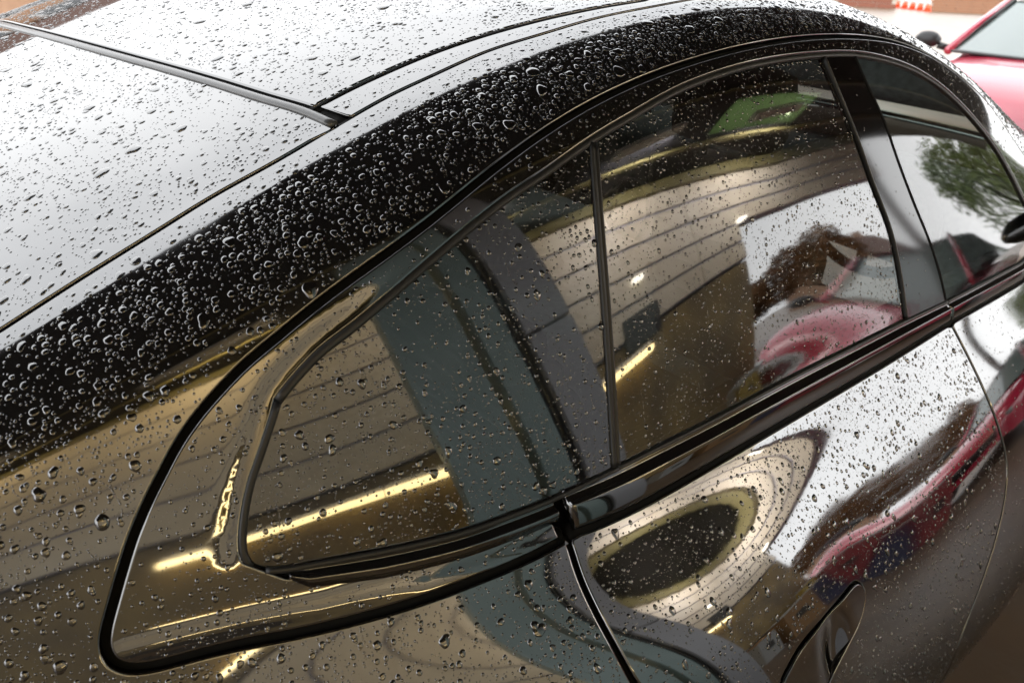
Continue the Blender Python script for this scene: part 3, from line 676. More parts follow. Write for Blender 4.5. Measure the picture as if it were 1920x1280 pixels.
mb = MB(); slab(mb, X0, 5.0, 0, .55, 0, .55, WY-.2, WY+.05); mb.build('stall_riser','dark_base',bld)
# canopy soffit above the car, with a green translucent sheet let into it
YE = 2.05
def canopy(x0, x1, y0, y1, nm='canopy_panel', mat='black_soffit'):
    mb = MB(); slab(mb, x0, x1, ztop(x0), ztop(x0)+.08, ztop(x1), ztop(x1)+.08, y0, y1); return mb.build(nm, mat, bld)
SX0, SX1, SY0, SY1 = 4.3, 5.9, -1.95, -1.35
canopy(X0, SX0-.0, WY-.2, YE); canopy(SX1, 6.0, WY-.2, YE); canopy(6.0, 22.0, WY-.2, YE); canopy(SX0, SX1, WY-.2, SY0); canopy(SX0, SX1, SY1, YE)
canopy(SX0+.002, SX1-.002, SY0+.002, SY1-.002, 'translucent_sheet', 'green_sheet')
for y, w in ((-2.05,.06),(-1.1,.05)):
    mb = MB(); slab(mb, X0, 6.0, ztop(X0)-.05, ztop(X0)-.004, ztop(6)-.05, ztop(6)-.004, y-w/2, y+w/2); slab(mb, 6.0, 21.9, ztop(6)-.05, ztop(6)-.004, ztop(6)-.05, ztop(6)-.004, y-w/2, y+w/2); mb.build('soffit_batten','olive_trim',bld)
for x in (-.55, .95, 2.45):
    t = MB().tube([(x-.745,WY+.10,1.72),(x+.745,WY+.10,1.72)], .03, 10).build('tube_light','tube_lamp',bld,True)
    MB().box((x,WY+.05,1.77),(1.49,.07,.05),0,.01).build('light_fitting','lamp_body',t)
def lamp(name, kind, loc, rot, size, power, colr):
    L = bpy.data.lights.new(name, 'AREA'); L.shape = 'RECTANGLE'; L.size, L.size_y = size; L.energy = power; L.color = colr
    o = bpy.data.objects.new(name, L); o.location = loc; o.rotation_euler = rot; link(o, bld); return o
for x in (-5.2,-3.1,-1.0,1.1,3.2,5.2):                    # fill lights with invented fittings, added to brighten the boards
    z = ztop(x)-.12
    f = MB().box((x,-1.62,z+.045),(1.0,.16,.07),0,.01).build('added_fill_fitting','lamp_body',bld)
    lamp('added_fill_lamp','AREA',(x,-1.75,z+.03),(math.radians(-76),0,0),(.9,.10),{-5.2:7,-3.1:9,-1.0:13,1.1:18,3.2:26,5.2:28}[x],(1.0,.76,.42) if x < 1 else (1.0,.90,.78) if x < 3 else (1.0,.93,.93))
for x in (3.2, 5.05):                                      # bulkhead lights on the boards
    f = MB().box((x,WY+.06,2.42),(.16,.06,.05),0,.02).build('bulkhead_light','bulb',bld,True)
# --- column under the canopy
colm = empty('canopy_strut', (.9,-1.2,0), label='raked teal steel strut with a grey boxed downpipe, mirrored in the quarter window', category='strut')
RAKE = -.24
def rake(o):
    for v in o.data.vertices: v.co.x += RAKE*(v.co.z-1.6)
    return o
def bx(nm, x0, x1, y, d, mat, z0=0, z1=None):
    z1 = z1 or 3.80; rake(MB().box(((x0+x1)/2,y,(z0+z1)/2),(x1-x0,d,z1-z0),0,.012).build(nm,mat,colm))
bx('steel_face', .55,.93,-1.2,.2,'teal_paint'); bx('steel_face', .99,1.16,-1.2,.2,'teal_paint')
for x in (1.18,1.215): rake(MB().tube([(x,-1.13,0.02),(x,-1.13,3.78)],.012).build('drain_pipe','black_soffit',colm,True))
bx('pipe_casing', 1.24,1.55,-1.2,.22,'grey_paint', 0, 1.86); bx('pipe_casing', 1.24,1.55,-1.2,.215,'grey_paint', 1.875)
# --- goods standing along the shop front
principled('box_brown', (.30,.17,.07), .7); principled('box_yellow', (.40,.28,.05), .5); principled('box_blue', (.03,.035,.08), .5); principled('box_white', (.38,.38,.36), .6); principled('box_red', (.25,.03,.03), .5); principled('sign_dark', (.03,.03,.025), .5)
def crate(x, y, z, dx, dy, dz, rz, mat, label):
    r = empty('goods_box', (x,y,z), 0, label=label, category='box')
    MB().box((x,y,z+dz/2),(dx,dy,dz),rz,.012).build('box_body',mat,r)
    MB().box((x,y,z+dz+.008),(dx+.02,dy+.02,.02),rz,.005).build('lid','box_white' if mat != 'box_white' else 'box_brown',r)
    MB().box((x,y,z+dz*.55),(dx*.4,dy+.006,dz*.25),rz).build('printed_panel','sign_dark',r)
crate(3.7,-2.2,0,.60,.45,.55,.1,'box_brown','brown goods box against the shop front, mirrored low in the rear door window')
crate(4.3,-2.25,0,.40,.32,.52,-.15,'box_blue','blue goods box beside the shop wall, mirrored low in the rear door window')
crate(4.33,-2.25,.55,.22,.2,.14,.2,'box_yellow','yellow goods box lying on the blue box')
crate(4.75,-2.3,0,.30,.3,.62,.05,'box_red','small red goods box at the end of the shop wall')
crate(3.0,-2.25,0,.42,.34,.50,.0,'box_white','pale goods box left of the brown one')
MB().box((3.15,WY+.03,1.98),(.55,.04,.30),0,.01).build('dark_sign','sign_dark',bld)
# ================================================================ the street around
principled('red_paint', (.52,.03,.07), .22, ior=1.9, coat=.5)
principled('car_glass', (.16,.20,.19), .05, ior=1.9)
principled('brick', (.26,.10,.06), .8, noise=(14,(.17,.06,.04),.3), bump=(30,.4,4,.01))
principled('brick_pale', (.34,.17,.09), .8, noise=(14,(.24,.11,.06),.3), bump=(30,.4,4,.01))
principled('brick_house', (.40,.25,.16), .8, noise=(5,(.28,.16,.10),.3))
principled('mortar', (.42,.38,.33), .9)
principled('cone_orange', (.85,.10,.03), .5); principled('cone_white', (.8,.8,.8), .35)
principled('white_paint', (.78,.79,.80), .3); principled('roof_tile', (.10,.05,.035), .8, bump=(20,.4,3,.02))
principled('window_dark', (.05,.06,.07), .05, ior=1.8); principled('yellow_door', (.55,.46,.12), .5)
def leaf_mat(nm, a, b):
    principled(nm, a, .6, noise=(1.2, b, .22)); MAT[nm].node_tree.nodes['Principled BSDF'].inputs['Transmission Weight'].default_value = 0
leaf_mat('leaf_green', (.17,.22,.04), (.06,.10,.02)); leaf_mat('leaf_autumn', (.24,.10,.02), (.10,.045,.015)); principled('bark', (.06,.045,.035), .9, bump=(12,.6,4,.03))
def red_car(loc, rz, label):
    root = empty('red_car', loc, 0.0, label=label, category='car')
    ca, sa = math.cos(rz), math.sin(rz)
    def W(v): return [(loc[0]+x*ca-y*sa, loc[1]+x*sa+y*ca, loc[2]+z) for x, y, z in v]
    def put(nm, v, f, mat, par=root, sm=True): return mesh_obj(nm, W(v), f, mat, par, sm)
    # local frame: nose towards -x, length 4.2
    n = 25; ys = np.linspace(-1,1,n)
    st = [(-2.05,.50,.62,.30),(-1.98,.68,.74,.24),(-1.7,.80,.84,.22),(-1.2,.86,.92,.20),(-.72,.89,.985,.20),(0,.90,.98,.20),(1.0,.90,.97,.20),(1.7,.87,.96,.22),(2.05,.78,.86,.3),(2.12,.70,.55,.34)]
    V = []
    for x, hw, zt, zb in st:
        for t in ys:
            a = t*math.pi*.78
            yy = hw*np.sign(math.sin(a))*abs(math.sin(a))**.55 if abs(a) < math.pi/2 else hw*np.sign(a)*(1-.04*(abs(a)-math.pi/2))
            zz = zb+(zt-zb)*(.55+.45*math.cos(a)**.6) if abs(a) < math.pi/2 else zb+(zt-zb)*.55*(1-(abs(a)-math.pi/2)/(math.pi*.28))
            V.append((x, yy, zz+ (.02*math.cos(a)**2 if abs(a) < math.pi/2 else 0)))
    F = [(i*n+j, (i+1)*n+j, (i+1)*n+j+1, i*n+j+1) for i in range(len(st)-1) for j in range(n-1)]
    F += [tuple(range(n)), tuple((len(st)-1)*n+j for j in range(n-1,-1,-1))]
    put('body', V, F, 'red_paint')
    # cabin: pillars and roof in paint, glass between
    def quadstrip(nm, pts_a, pts_b, mat):
        m = len(pts_a); return put(nm, list(pts_a)+list(pts_b), [(i,i+1,m+i+1,m+i) for i in range(m-1)], mat)
    yw = np.linspace(-1,1,9)
    quadstrip('windscreen', [(-.74-.10*(1-t*t), t*.72, .985) for t in yw], [(.06-.06*(1-t*t), t*.56, 1.40) for t in yw], 'car_glass')
    quadstrip('roof', [(.06-.06*(1-t*t), t*.60, 1.41+.03*(1-t*t)) for t in yw], [(1.25, t*.58, 1.40+.03*(1-t*t)) for t in yw], 'red_paint')
    quadstrip('rear_screen', [(1.25, t*.56, 1.40) for t in yw], [(1.75, t*.68, .98) for t in yw], 'car_glass')
    for sg in (-1,1):
        quadstrip('side_window', [(-.62,sg*.80,.99),(.5,sg*.83,.98),(1.6,sg*.78,.98)], [(.10,sg*.63,1.385),(.5,sg*.64,1.40),(1.2,sg*.61,1.38)], 'car_glass')
        mb = MB().tube([(-.78,sg*.77,.97),(-.35,sg*.69,1.21),(.07,sg*.61,1.41)],.035,8); put('front_pillar', mb.v, mb.f, 'red_paint')
        mb = MB().tube([(-.73,sg*.735,.985),(-.33,sg*.655,1.215),(.05,sg*.575,1.405)],.018,8); put('pillar_trim', mb.v, mb.f, 'rubber')
        pv = []; 
        for k, t in enumerate(np.linspace(-1,1,7)):
            r_ = math.sqrt(1-.9*t*t)
            for q in range(10): a = 2*math.pi*q/10; pv.append((-.60+.06*r_*math.cos(a), sg*(1.02+.11*t), 1.04+.075*r_*math.sin(a)))
        put('wing_mirror', pv, [(i*10+q, i*10+(q+1)%10, (i+1)*10+(q+1)%10, (i+1)*10+q) for i in range(6) for q in range(10)]+[tuple(range(10)),tuple(60+q for q in range(10))], 'rubber')
        mb = MB().tube([(-.58,sg*.93,1.0),(-.55,sg*.84,.98)],.03,8); put('mirror_arm', mb.v, mb.f, 'rubber')
        mb = MB().box((-1.93,sg*.52,.60),(.16,.30,.12),0,.04); put('headlight', mb.v, mb.f, 'car_glass')
        for x in (-1.3,1.3):
            v = []; m_ = 24; prof = [(.16,-.1),(.29,-.1),(.315,-.06),(.315,.06),(.29,.1),(.16,.1)]
            for r_, t in prof:
                for q in range(m_): a = 2*math.pi*q/m_; v.append((x+r_*math.cos(a), sg*.80+t, .315+r_*math.sin(a)))
            put('wheel', v, [(i*m_+q, i*m_+(q+1)%m_, (i+1)*m_+(q+1)%m_, (i+1)*m_+q) for i in range(5) for q in range(m_)]+[tuple(range(m_)),tuple(5*m_+q for q in range(m_))], 'rubber')
    mb = MB().tube([(-.80,-.55,.995),(-.70,-.1,1.0)],.010,6).tube([(-.82,.05,.995),(-.70,.5,1.0)],.010,6); put('wiper', mb.v, mb.f, 'rubber')
    mb = MB().box((-.86,0,.985),(.14,1.40,.02),0,.006); put('scuttle', mb.v, mb.f, 'rubber')
    mb = MB().box((-2.02,0,.48),(.10,.80,.16),0,.03); put('grille', mb.v, mb.f, 'rubber')
    return root
red_car((8.55,2.25,0), math.radians(4), 'red car with a black door mirror, parked facing the black car')
red_car((7.35,-2.35,0), math.radians(-5), 'red car parked past the shop, mirrored as a streak in the rear door')
# --- low brick wall with cones in front of it
def brick_wall(p0, p1, h, label, mat, th=.3):
    p0 = np.array(p0); p1 = np.array(p1); L = np.linalg.norm(p1-p0); d = (p1-p0)/L; nrm = np.array([d[1],-d[0]])
    w = empty('brick_wall', (*((p0+p1)/2),0), label=label, category='wall')
    rz = math.atan2(d[1], d[0]); c = (p0+p1)/2
    MB().box((c[0],c[1],h/2-.02),(L-.02,th-.05,h-.04),rz).build('mortar_core','mortar',w)
    nr = 6; bh = h/nr
    proto = None
    for k in range(nr):
        nb = int(L/.9)
        for j in range(nb):
            a = p0+d*((j+.5+(.0 if k%2 else .25))*L/(nb+.25))
            if proto is None:
                o = MB().box((0,0,0),(L/(nb+.25)-.03,th,bh-.02),0,.0).build('brick',mat,w); proto = o
            else: o = bpy.data.objects.new('brick', proto.data); link(o, w)
            o.location = (a[0],a[1],bh*(k+.5)); o.rotation_euler = (0,0,rz)
    MB().box((c[0],c[1],h+.04),(L+.06,th+.1,.08),rz,.02).build('coping','mortar',w)
brick_wall((46.6,19.6),(51.5,17.2), .85, 'low brown brick wall across the wet yard, behind the traffic cones', 'brick_pale')
brick_wall((43.0,23.2),(45.6,20.9), 1.5, 'taller red brick wall end, left of the traffic cones', 'brick')
def cone(x, y, label):
    r = empty('traffic_cone', (x,y,0), label=label, category='traffic cone', group='traffic cones across the wet yard')
    MB().box((x,y,.025),(.42,.42,.05),.3,.015).build('base','cone_orange',r)
    MB().lathe((x,y,.05),[(.17,0),(.11,.30)],16).build('lower_cone','cone_orange',r,True)
    MB().lathe((x,y,.35),[(.112,0),(.075,.2)],16).build('sleeve','cone_white',r,True)
    MB().lathe((x,y,.55),[(.074,0),(.035,.2),(.03,.205)],16).build('tip','cone_orange',r,True)
names = ['leftmost of the five orange traffic cones by the brick wall','second orange traffic cone from the left, by the brick wall','middle one of the five orange traffic cones','fourth orange traffic cone from the left, by the brick wall','rightmost of the five orange traffic cones, nearest the brown wall']
for k, nm in enumerate(names):
    v = pray(1681+14.2*k, 15+1.8*k); p = EYE+v*(-CAM_Z/v[2]); cone(p[0], p[1], nm)
# --- white van behind the wall
def van(x, y, rz):
    r = empty('white_van', (x,y,0), label='white van parked beyond the low brown brick wall', category='van'); ca, sa = math.cos(rz), math.sin(rz)
    T = lambda v: [(x+a*ca-b*sa, y+a*sa+b*ca, c) for a, b, c in v]
    prof = [(-2.6,.35),(-2.65,.9),(-2.4,1.15),(-1.7,1.95),(-1.4,2.15),(2.5,2.2),(2.6,2.1),(2.6,.35)]
    m = len(prof); v = [(a,-.95,c) for a, c in prof]+[(a,.95,c) for a, c in prof]
    mesh_obj('body', T(v), [tuple(range(m))[::-1], tuple(range(m,2*m))]+[(i,(i+1)%m,m+(i+1)%m,m+i) for i in range(m)], 'white_paint', r, False)
    mesh_obj('windscreen', T([(-2.38,-.8,1.2),(-2.38,.8,1.2),(-1.74,.75,1.93),(-1.74,-.75,1.93)]), [(0,1,2,3)], 'window_dark', r, False).location = (-.03*ca,-.03*sa,.0)
    for sg in (-1,1):
        mesh_obj('side_window', T([(-1.9,sg*.956,1.25),(-.9,sg*.956,1.25),(-.9,sg*.956,1.8),(-1.55,sg*.956,1.8)]), [(0,1,2,3)], 'window_dark', r, False)
        for a in (-1.7,1.6):
            vv = []; mm = 20
            for rr, t in ((.2,-.1),(.33,-.1),(.33,.1),(.2,.1)):
                for q in range(mm): an = 2*math.pi*q/mm; vv.append((a+rr*math.cos(an), sg*.85+t, .33+rr*math.sin(an)))
            mesh_obj('wheel', T(vv), [(i*mm+q,i*mm+(q+1)%mm,(i+1)*mm+(q+1)%mm,(i+1)*mm+q) for i in range(3) for q in range(mm)]+[tuple(range(mm)),tuple(3*mm+q for q in range(mm))], 'rubber', r)
van(57.0,21.0,math.radians(75))
# --- brick house on the far side, mirrored in the roof
def house(x, y, w, d, h, label, mat='brick'):
    r = empty('brick_house', (x,y,0), label=label, category='house')
    MB().box((x,y,h/2),(w,d,h)).build('wall',mat,r)
    mb = MB(); o = .35
    mb.add([(x-w/2-o,y-d/2-o,h),(x+w/2+o,y-d/2-o,h),(x+w/2+o,y+d/2+o,h),(x-w/2-o,y+d/2+o,h),(x-w/2-o,y,h+2.2),(x+w/2+o,y,h+2.2)],[(0,1,5,4),(2,3,4,5),(1,2,5),(3,0,4),(3,2,1,0)])
    rf = mb.build('roof','roof_tile',r); MB().box((x+w*.3,y,h+2.1),(.7,.7,1.5)).build('chimney',mat,rf)
    for zz in (1.5, 4.1):
        for k in range(4):
            xx = x-w/2+w*(k+.5)/4; 
            f = MB().box((xx,y-d/2-.01,zz),(1.5,.1,1.4)).build('window','white_paint',r); MB().box((xx,y-d/2-.05,zz),(1.34,.06,1.24)).build('pane','window_dark',f)
    dd = MB().box((x+.2,y-d/2-.03,1.05),(1.0,.1,2.1)).build('door','yellow_door',r)
house(3.8,21.0,9.0,6.0,4.6,'brick house across the road, mirrored brown in the corner of the wet roof', 'brick_house')
house(60.0,-33.0,12.0,7.0,4.2,'added pale brick house far beyond the yard, hiding low sky behind the autumn trees', 'brick_house')  # added out of view to block low white sky in the door's reflection
# --- trees
def tree(x, y, h, cr, mat, label, seed, n=9000, leaf=.085):
    rg = np.random.default_rng(seed); r = empty('tree', (x,y,0), label=label, category='tree')
    mb = MB(); mb.tube([(x,y,0),(x+.05,y,h*.25),(x-.05,y+.05,h*.5),(x,y,h*.72)],[.16,.13,.10,.04],8)
    lobes = []
    for k in range(11):
        a = rg.uniform(0,6.28); q = rg.uniform(.25,.9)*cr; zz = h*rg.uniform(.38,.88); c = (x+q*math.cos(a), y+q*math.sin(a), zz); lobes.append((c, cr*rg.uniform(.3,.5)))
        mb.tube([(x,y,h*.3+.25*(zz-h*.3)),((x+c[0])/2,(y+c[1])/2,h*.3+.7*(zz-h*.3)),c],[.06,.04,.015],6)
    mb.build('trunk','bark',r,True)
    C = np.array([l[0] for l in lobes]); R = np.array([l[1] for l in lobes]); i = rg.integers(0,len(lobes),n)
    dv = rg.normal(size=(n,3)); dv /= np.linalg.norm(dv,axis=1,keepdims=True); P = C[i]+dv*(R[i]*rg.uniform(.35,1.08,n)**.6)[:,None]
    a = rg.normal(size=(n,3)); a /= np.linalg.norm(a,axis=1,keepdims=True); b = np.cross(a, rg.normal(size=(n,3))); b /= np.linalg.norm(b,axis=1,keepdims=True)
    s = leaf*rg.uniform(.6,1.4,n)[:,None]
    V = np.stack([P-a*s, P+b*s*.55, P+a*s, P-b*s*.55],1).reshape(-1,3)
    mesh_obj('crown', V, [(4*k,4*k+1,4*k+2,4*k+3) for k in range(n)], mat, r, False)
tree(25.0,-4.6,5.2,2.6,'leaf_green','yellow-green tree beyond the yard, mirrored in the front door window',1)
tree(21.5,-12.4,3.9,1.9,'leaf_autumn','orange autumn tree, mirrored low in the rear door window',2)
tree(19.5,-14.6,3.4,1.7,'leaf_autumn','smaller russet tree beside the orange autumn tree',3)
# ================================================================ rain: beads of water on the bodywork and glass
def drops_on(reg, n_by, margin=.004, box=None, view=True):
    """list of (X, s, radius, offset) for beads inside a registered panel; n_by = [(count per m2, r_min, r_max, power)]"""
    loops, off, hf = PANELS[reg]
    lo = loops[0].min(0); hi = loops[0].max(0)
    if box: lo = np.maximum(lo, box[0]); hi = np.minimum(hi, box[1])
    A = (hi[0]-lo[0])*(hi[1]-lo[1])*SG; out = []
    sc_ = np.array([1,SG])
    for dens, r0, r1, pw in n_by:
        n = int(A*dens); p = rng.uniform(lo, hi, (n,2))
        keep = inside(loops[0], p)
        for h in loops[1:]: keep &= ~inside(h, p)
        p = p[keep]
        q = project(body(p[:,0], p[:,1])) if len(p) else np.zeros((0,2))
        if view:
            k2 = (q[:,0] > -110) & (q[:,0] < 2030) & (q[:,1] > -110) & (q[:,1] < 1390)
            k3 = (q[:,0] > -1000) & (q[:,0] < 2700) & (q[:,1] > -500) & (q[:,1] < 2100) & (rng.uniform(0,1,len(q)) < .15)
            p = p[k2 | k3] if r0 >= .0011 else p[k2]
        if not len(p): continue
        w3 = body(p[:,0], p[:,1]); fld = np.sin(w3[:,0]*17+3*np.sin(w3[:,2]*11))*np.sin(w3[:,1]*21+2*np.sin(w3[:,0]*13))+.6*np.sin(w3[:,0]*41+w3[:,1]*37)*np.sin(w3[:,2]*47+1)
        p = p[rng.uniform(0,1,len(p)) < np.clip(.72+.34*fld, .25, 1)]
        r = r0+(r1-r0)*rng.uniform(0,1,len(p))**pw
        d = np.full(len(p), 1e9)
        for lp in loops: d = np.minimum(d, dist_poly(lp[::2]*sc_, p*sc_))
        k = d > margin+r*.8; p = p[k]; r = r[k]
        h = np.full(len(p), off) if hf is None else off+hf(p)
        out.append(np.c_[p, r, h])
    return np.vstack(out) if out else np.zeros((0,4))
def thin_out(D, cell=.02):
    """drop beads that overlap larger ones"""
    D = D[np.argsort(-D[:,2])]; P = body(D[:,0], D[:,1]); grid = {}; keep = []
    for i, (p, r) in enumerate(zip(P, D[:,2])):
        c = (int(p[0]//cell), int(p[1]//cell), int(p[2]//cell)); ok = True
        for dx in (-1,0,1):
            for dy in (-1,0,1):
                for dz in (-1,0,1):
                    for j in grid.get((c[0]+dx,c[1]+dy,c[2]+dz), ()):
                        if np.hypot(np.hypot(P[j][0]-p[0],P[j][1]-p[1]),P[j][2]-p[2]) < (r+D[j,2])*1.06: ok = False; break
                    if not ok: break
                if not ok: break
            if not ok: break
        if ok: grid.setdefault(c, []).append(i); keep.append(i)
    return D[keep]
def bead_mesh(D, seg, rings, irr):
    """vertices and faces of many beads at once"""
    n = len(D); P, Pu, Pv, N = frame(D[:,0], D[:,1]); P = P+N*(D[:,3]-.00005)[:,None]; r = D[:,2]
    g = np.array([0,0,-1.0])-N*(-N[:,2])[:,None]; gl = np.linalg.norm(g,axis=1,keepdims=True); g = np.where(gl > .05, g/np.maximum(gl,1e-6), np.array([1.0,0,0])); b = np.cross(N, g)
    th = np.linspace(0,2*np.pi,seg,endpoint=False)
    ph = rng.uniform(0,6.28,(n,3)); am = rng.uniform(0,1,(n,3))*irr*np.array([.15,.10,.05])*np.clip(r/.004,.25,1.4)[:,None]
    rad = 1+am[:,0:1]*np.cos(2*th+ph[:,0:1])+am[:,1:2]*np.cos(3*th+ph[:,1:2])+am[:,2:3]*np.cos(5*th+ph[:,2:3])
    sag = np.clip(gl[:,0]*r/.006, 0, .35)                       # heavy beads hang downhill
    ht = r*rng.uniform(.26,.60,n)*np.clip(1.08-r/.02,.45,1)*(1-.42*np.clip((N[:,2]-.5)/.45,0,1))
    prof = [(1.0,0.0),(.93,.34),(.76,.66),(.5,.88),(.24,.98)] if rings == 5 else ([(1.0,0.0),(.86,.5),(.5,.87)] if rings == 3 else [(1.0,0.0),(.66,.72)])
    V = []
    for q, hz in prof:
        sh_ = (sag*hz*.55*r)[:,None]
        el = 1+sag[:,None]*.35*np.maximum(np.cos(th),0)*(q)
        X = (rad*q*r[:,None]*np.cos(th)*el)+sh_; Y = rad*q*r[:,None]*np.sin(th)*(1-sag[:,None]*.12)
        V.append(P[:,None,:]+g[:,None,:]*X[:,:,None]+b[:,None,:]*Y[:,:,None]+N[:,None,:]*(ht*hz)[:,None,None])
    V.append((P+g*(sag*.5*r)[:,None]+N*ht[:,None])[:,None,:])
    V = np.concatenate(V, 1); m = V.shape[1]; k = len(prof)
    f = []
    for j in range(k-1):
        for i in range(seg): f.append((j*seg+i, j*seg+(i+1)%seg, (j+1)*seg+(i+1)%seg, (j+1)*seg+i))
    tri = [((k-1)*seg+i, (k-1)*seg+(i+1)%seg, k*seg) for i in range(seg)]
    return V, f, tri
def bead_object(name, D, seg, rings, irr, **kw):
    V, f, tri = bead_mesh(D, seg, rings, irr); n, m = V.shape[:2]
    q = np.array(f)[None]+np.arange(n)[:,None,None]*m; t = np.array(tri)[None]+np.arange(n)[:,None,None]*m
    q = q.reshape(-1,4); t = t.reshape(-1,3)
    me = bpy.data.meshes.new(name); nv = n*m; me.vertices.add(nv); me.vertices.foreach_set('co', V.reshape(-1).astype(np.float32))
    nl = q.size+t.size; me.loops.add(nl); me.loops.foreach_set('vertex_index', np.r_[q.ravel(), t.ravel()].astype(np.int32))
    ls = np.r_[np.arange(len(q))*4, q.size+np.arange(len(t))*3].astype(np.int32); me.polygons.add(len(ls)); me.polygons.foreach_set('loop_start', ls)
    me.polygons.foreach_set('use_smooth', np.ones(len(ls), bool)); me.update(calc_edges=True); me.validate()
    me.materials.append(MAT['water'])
    return link(bpy.data.objects.new(name, me), None, **kw)
BIG = [(330,.0045,.0095,2.2)]; MID = [(9000,.0016,.0042,1.7)]; SML = [(60000,.0005,.0016,1.3)]
ZONES = [('roof','roof', [(600,.0042,.0095,2.0),(15000,.0015,.0042,1.6),(72000,.0006,.0016,1.1)], 1.0), ('rearwin','rear window', [(650,.0042,.0095,1.8),(15000,.0015,.0042,1.6),(72000,.0006,.0016,1.1)], 1.0), ('rail','roof edge', BIG+MID+SML, 1.0),
         ('quarter','rear body side', [(620,.0042,.0092,2.1),(11000,.0016,.0042,1.6),(66000,.0004,.0016,1.3)], 1.0),
         ('surround','window surround', [(2600,.0022,.0034,1.4),(9000,.0011,.0024,1.3),(30000,.0004,.0011,1)], 1.0),
         ('qglass','quarter window', [(700,.003,.0052,1.6),(12000,.0013,.0032,1.4),(45000,.0004,.0013,1)], 1.0),
         ('rglass','rear door window', [(200,.003,.0042,1.5),(10500,.0012,.0028,1.5),(45000,.0004,.0012,1)], 1.0),
         ('fglass','front door window', [(60,.001,.0025,1.5)], 1.0), ('pillar','door pillar', [(1600,.0008,.0018,1.5)], 1.0),
         ('door','rear door', [(1100,.0034,.0064,1.8),(11500,.0013,.0032,1.4),(54000,.0004,.0013,1.2)], 1.0),
         ('fdoor','front door', [(6000,.0008,.0025,1.6)], 1.0), ('handle','door handle', [(2500,.0008,.0018,1.5)], 1.0)]
allD = []
def strung(path, d, n, r0, r1, off, x0, x1):               # beads hanging along a rubber lip
    q = redense(path[(path[:,0] > x0) & (path[:,0] < x1)], .002); i = np.sort(rng.integers(0, len(q), n)); p = offset(q, d)[i]
    return np.c_[p, r0+(r1-r0)*rng.uniform(0,1,n)**2, np.full(n, off)]
s_in = -s_top
lips = [np.c_[thin_out(strung(GTOP, s_in*.0035, 150, .0012, .0038, -.003, .27, 1.2)), ] ]
allD.append(np.c_[lips[0], np.full(len(lips[0]), 5)])
# water that has run downhill: a string of specks behind a heavier head
runs = []
for zone, k, n_run in (('qglass',5,10),('rglass',6,12),('door',9,14),('quarter',3,16)):
    lp, of_, _ = PANELS[zone]; lo_, hi_ = lp[0].min(0), lp[0].max(0)
    if zone == 'quarter': lo_, hi_ = np.array([.0,3.6]), np.array([.9,6.0])
    got = 0
    for _ in range(400):
        if got >= n_run: break
        p0 = rng.uniform(lo_, hi_); L = rng.uniform(.015,.05); m_ = int(L/.0016); t_ = np.linspace(0,1,m_)
        pth = np.stack([p0[0]+.004*np.sin(t_*rng.uniform(2,6)+rng.uniform(0,6))*t_, p0[1]+t_*L/.09], 1)
        if not inside(lp[0], pth).all() or dist_poly(lp[0][::2]*[1,SG], pth*[1,SG]).min() < .006: continue
        r_ = rng.uniform(.0004,.0011,m_); r_[-1] = rng.uniform(.0022,.0034); keep_ = rng.uniform(0,1,m_) < .7; keep_[-1] = True
        runs.append(np.c_[pth[keep_], r_[keep_], np.full(keep_.sum(), of_), np.full(keep_.sum(), k)]); got += 1
allD += runs
lp2 = thin_out(strung(DITCH, -.004, 70, .0012, .0042, 0, .45, 1.1)); allD.append(np.c_[lp2, np.full(len(lp2), 0)])
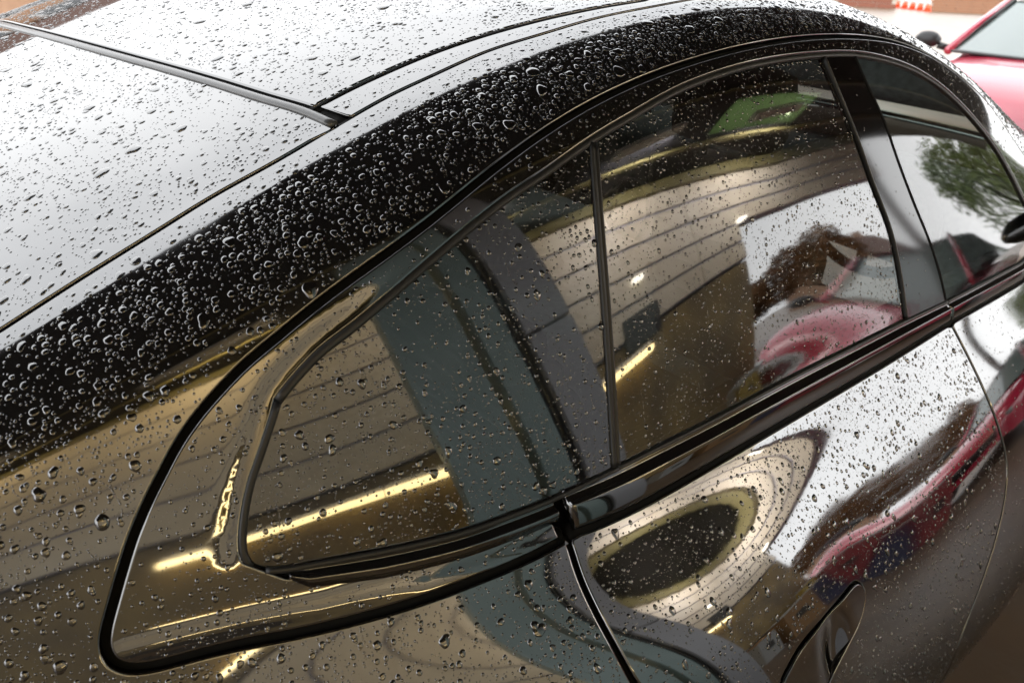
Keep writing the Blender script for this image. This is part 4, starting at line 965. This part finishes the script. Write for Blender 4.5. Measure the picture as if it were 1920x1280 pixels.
for k, (reg, nm, spec, _) in enumerate(ZONES):
    D = thin_out(drops_on(reg, spec))
    big = D[D[:,2] > .0022]; big = big[rng.uniform(0,1,len(big)) < .25]                     # beads that have run into a neighbour
    if len(big):
        mu, mv = met(big[:,:2]); a = rng.uniform(0,6.28,len(big)); q = big[:,2]*rng.uniform(.75,1.15,len(big))
        D = np.vstack([D, np.c_[big[:,0]+np.cos(a)*q/mu, big[:,1]+np.sin(a)*q/mv, big[:,2]*rng.uniform(.45,.8,len(big)), big[:,3]]])
    allD.append(np.c_[D, np.full(len(D), k)])
allD = np.vstack(allD)
pd = np.linalg.norm(body(allD[:,0],allD[:,1])-EYE, axis=1); pxs = project(body(allD[:,0],allD[:,1]))
seen = (pxs[:,0] > 0) & (pxs[:,0] < 1920) & (pxs[:,1] > 0) & (pxs[:,1] < 1280)
score = np.where(seen, allD[:,2]/pd, 0); order = np.argsort(-score); top = order[:300]; rest = order[300:]
WHERE = ['one of the largest raindrops on the pale reflecting roof','one of the largest raindrops on the wet rear window','one of the largest raindrops along the roof edge line','one of the largest raindrops on the black rear body side','one of the largest raindrops on the glossy window surround','one of the largest raindrops on the quarter window glass','one of the largest raindrops on the rear door window','one of the larger raindrops on the front door window','one of the larger raindrops on the door pillar','one of the largest raindrops on the rear door panel','one of the larger raindrops on the front door panel','one of the larger raindrops on the door handle']
for i in top:
    D = allD[i:i+1]; z = int(D[0,4]); c = body(D[0,0], D[0,1])[0]
    lb = WHERE[z]; q = pxs[i]
    if z == 3: lb = ('one of the largest raindrops on the black roof shoulder, '+('left of the quarter window' if q[0] < 480 else 'above the quarter window' if q[0] < 1110 else 'above the rear door window')) if q[1] < 1010-.62*q[0]+(0 if q[0] < 1000 else 60) else ('one of the largest raindrops on the cream-reflecting pillar behind the window fin' if q[0] < 420 else 'one of the largest raindrops on the body below the quarter window')
    bead_object('raindrop', D[:,:4], 20, 5, 1.0, label=lb, category='raindrop', group='largest raindrops on the '+ZONES[z][1])
for k, (reg, nm, spec, _) in enumerate(ZONES):
    D = allD[rest]; D = D[D[:,4] == k][:,:4]
    if not len(D): continue
    for lo_, hi_, seg, rings, w in ((.0026,1,12,5,'beads'),(.0012,.0026,8,3,'droplets'),(0,.0012,6,2,'specks')):
        d = D[(D[:,2] >= lo_) & (D[:,2] < hi_)]
        if len(d): bead_object('rain_'+w, d, seg, rings, 1.0, kind='stuff', category='raindrops', label={'beads':'countless rounded beads','droplets':'countless small droplets','specks':'fine specks'}[w]+' of rain water on the '+nm)
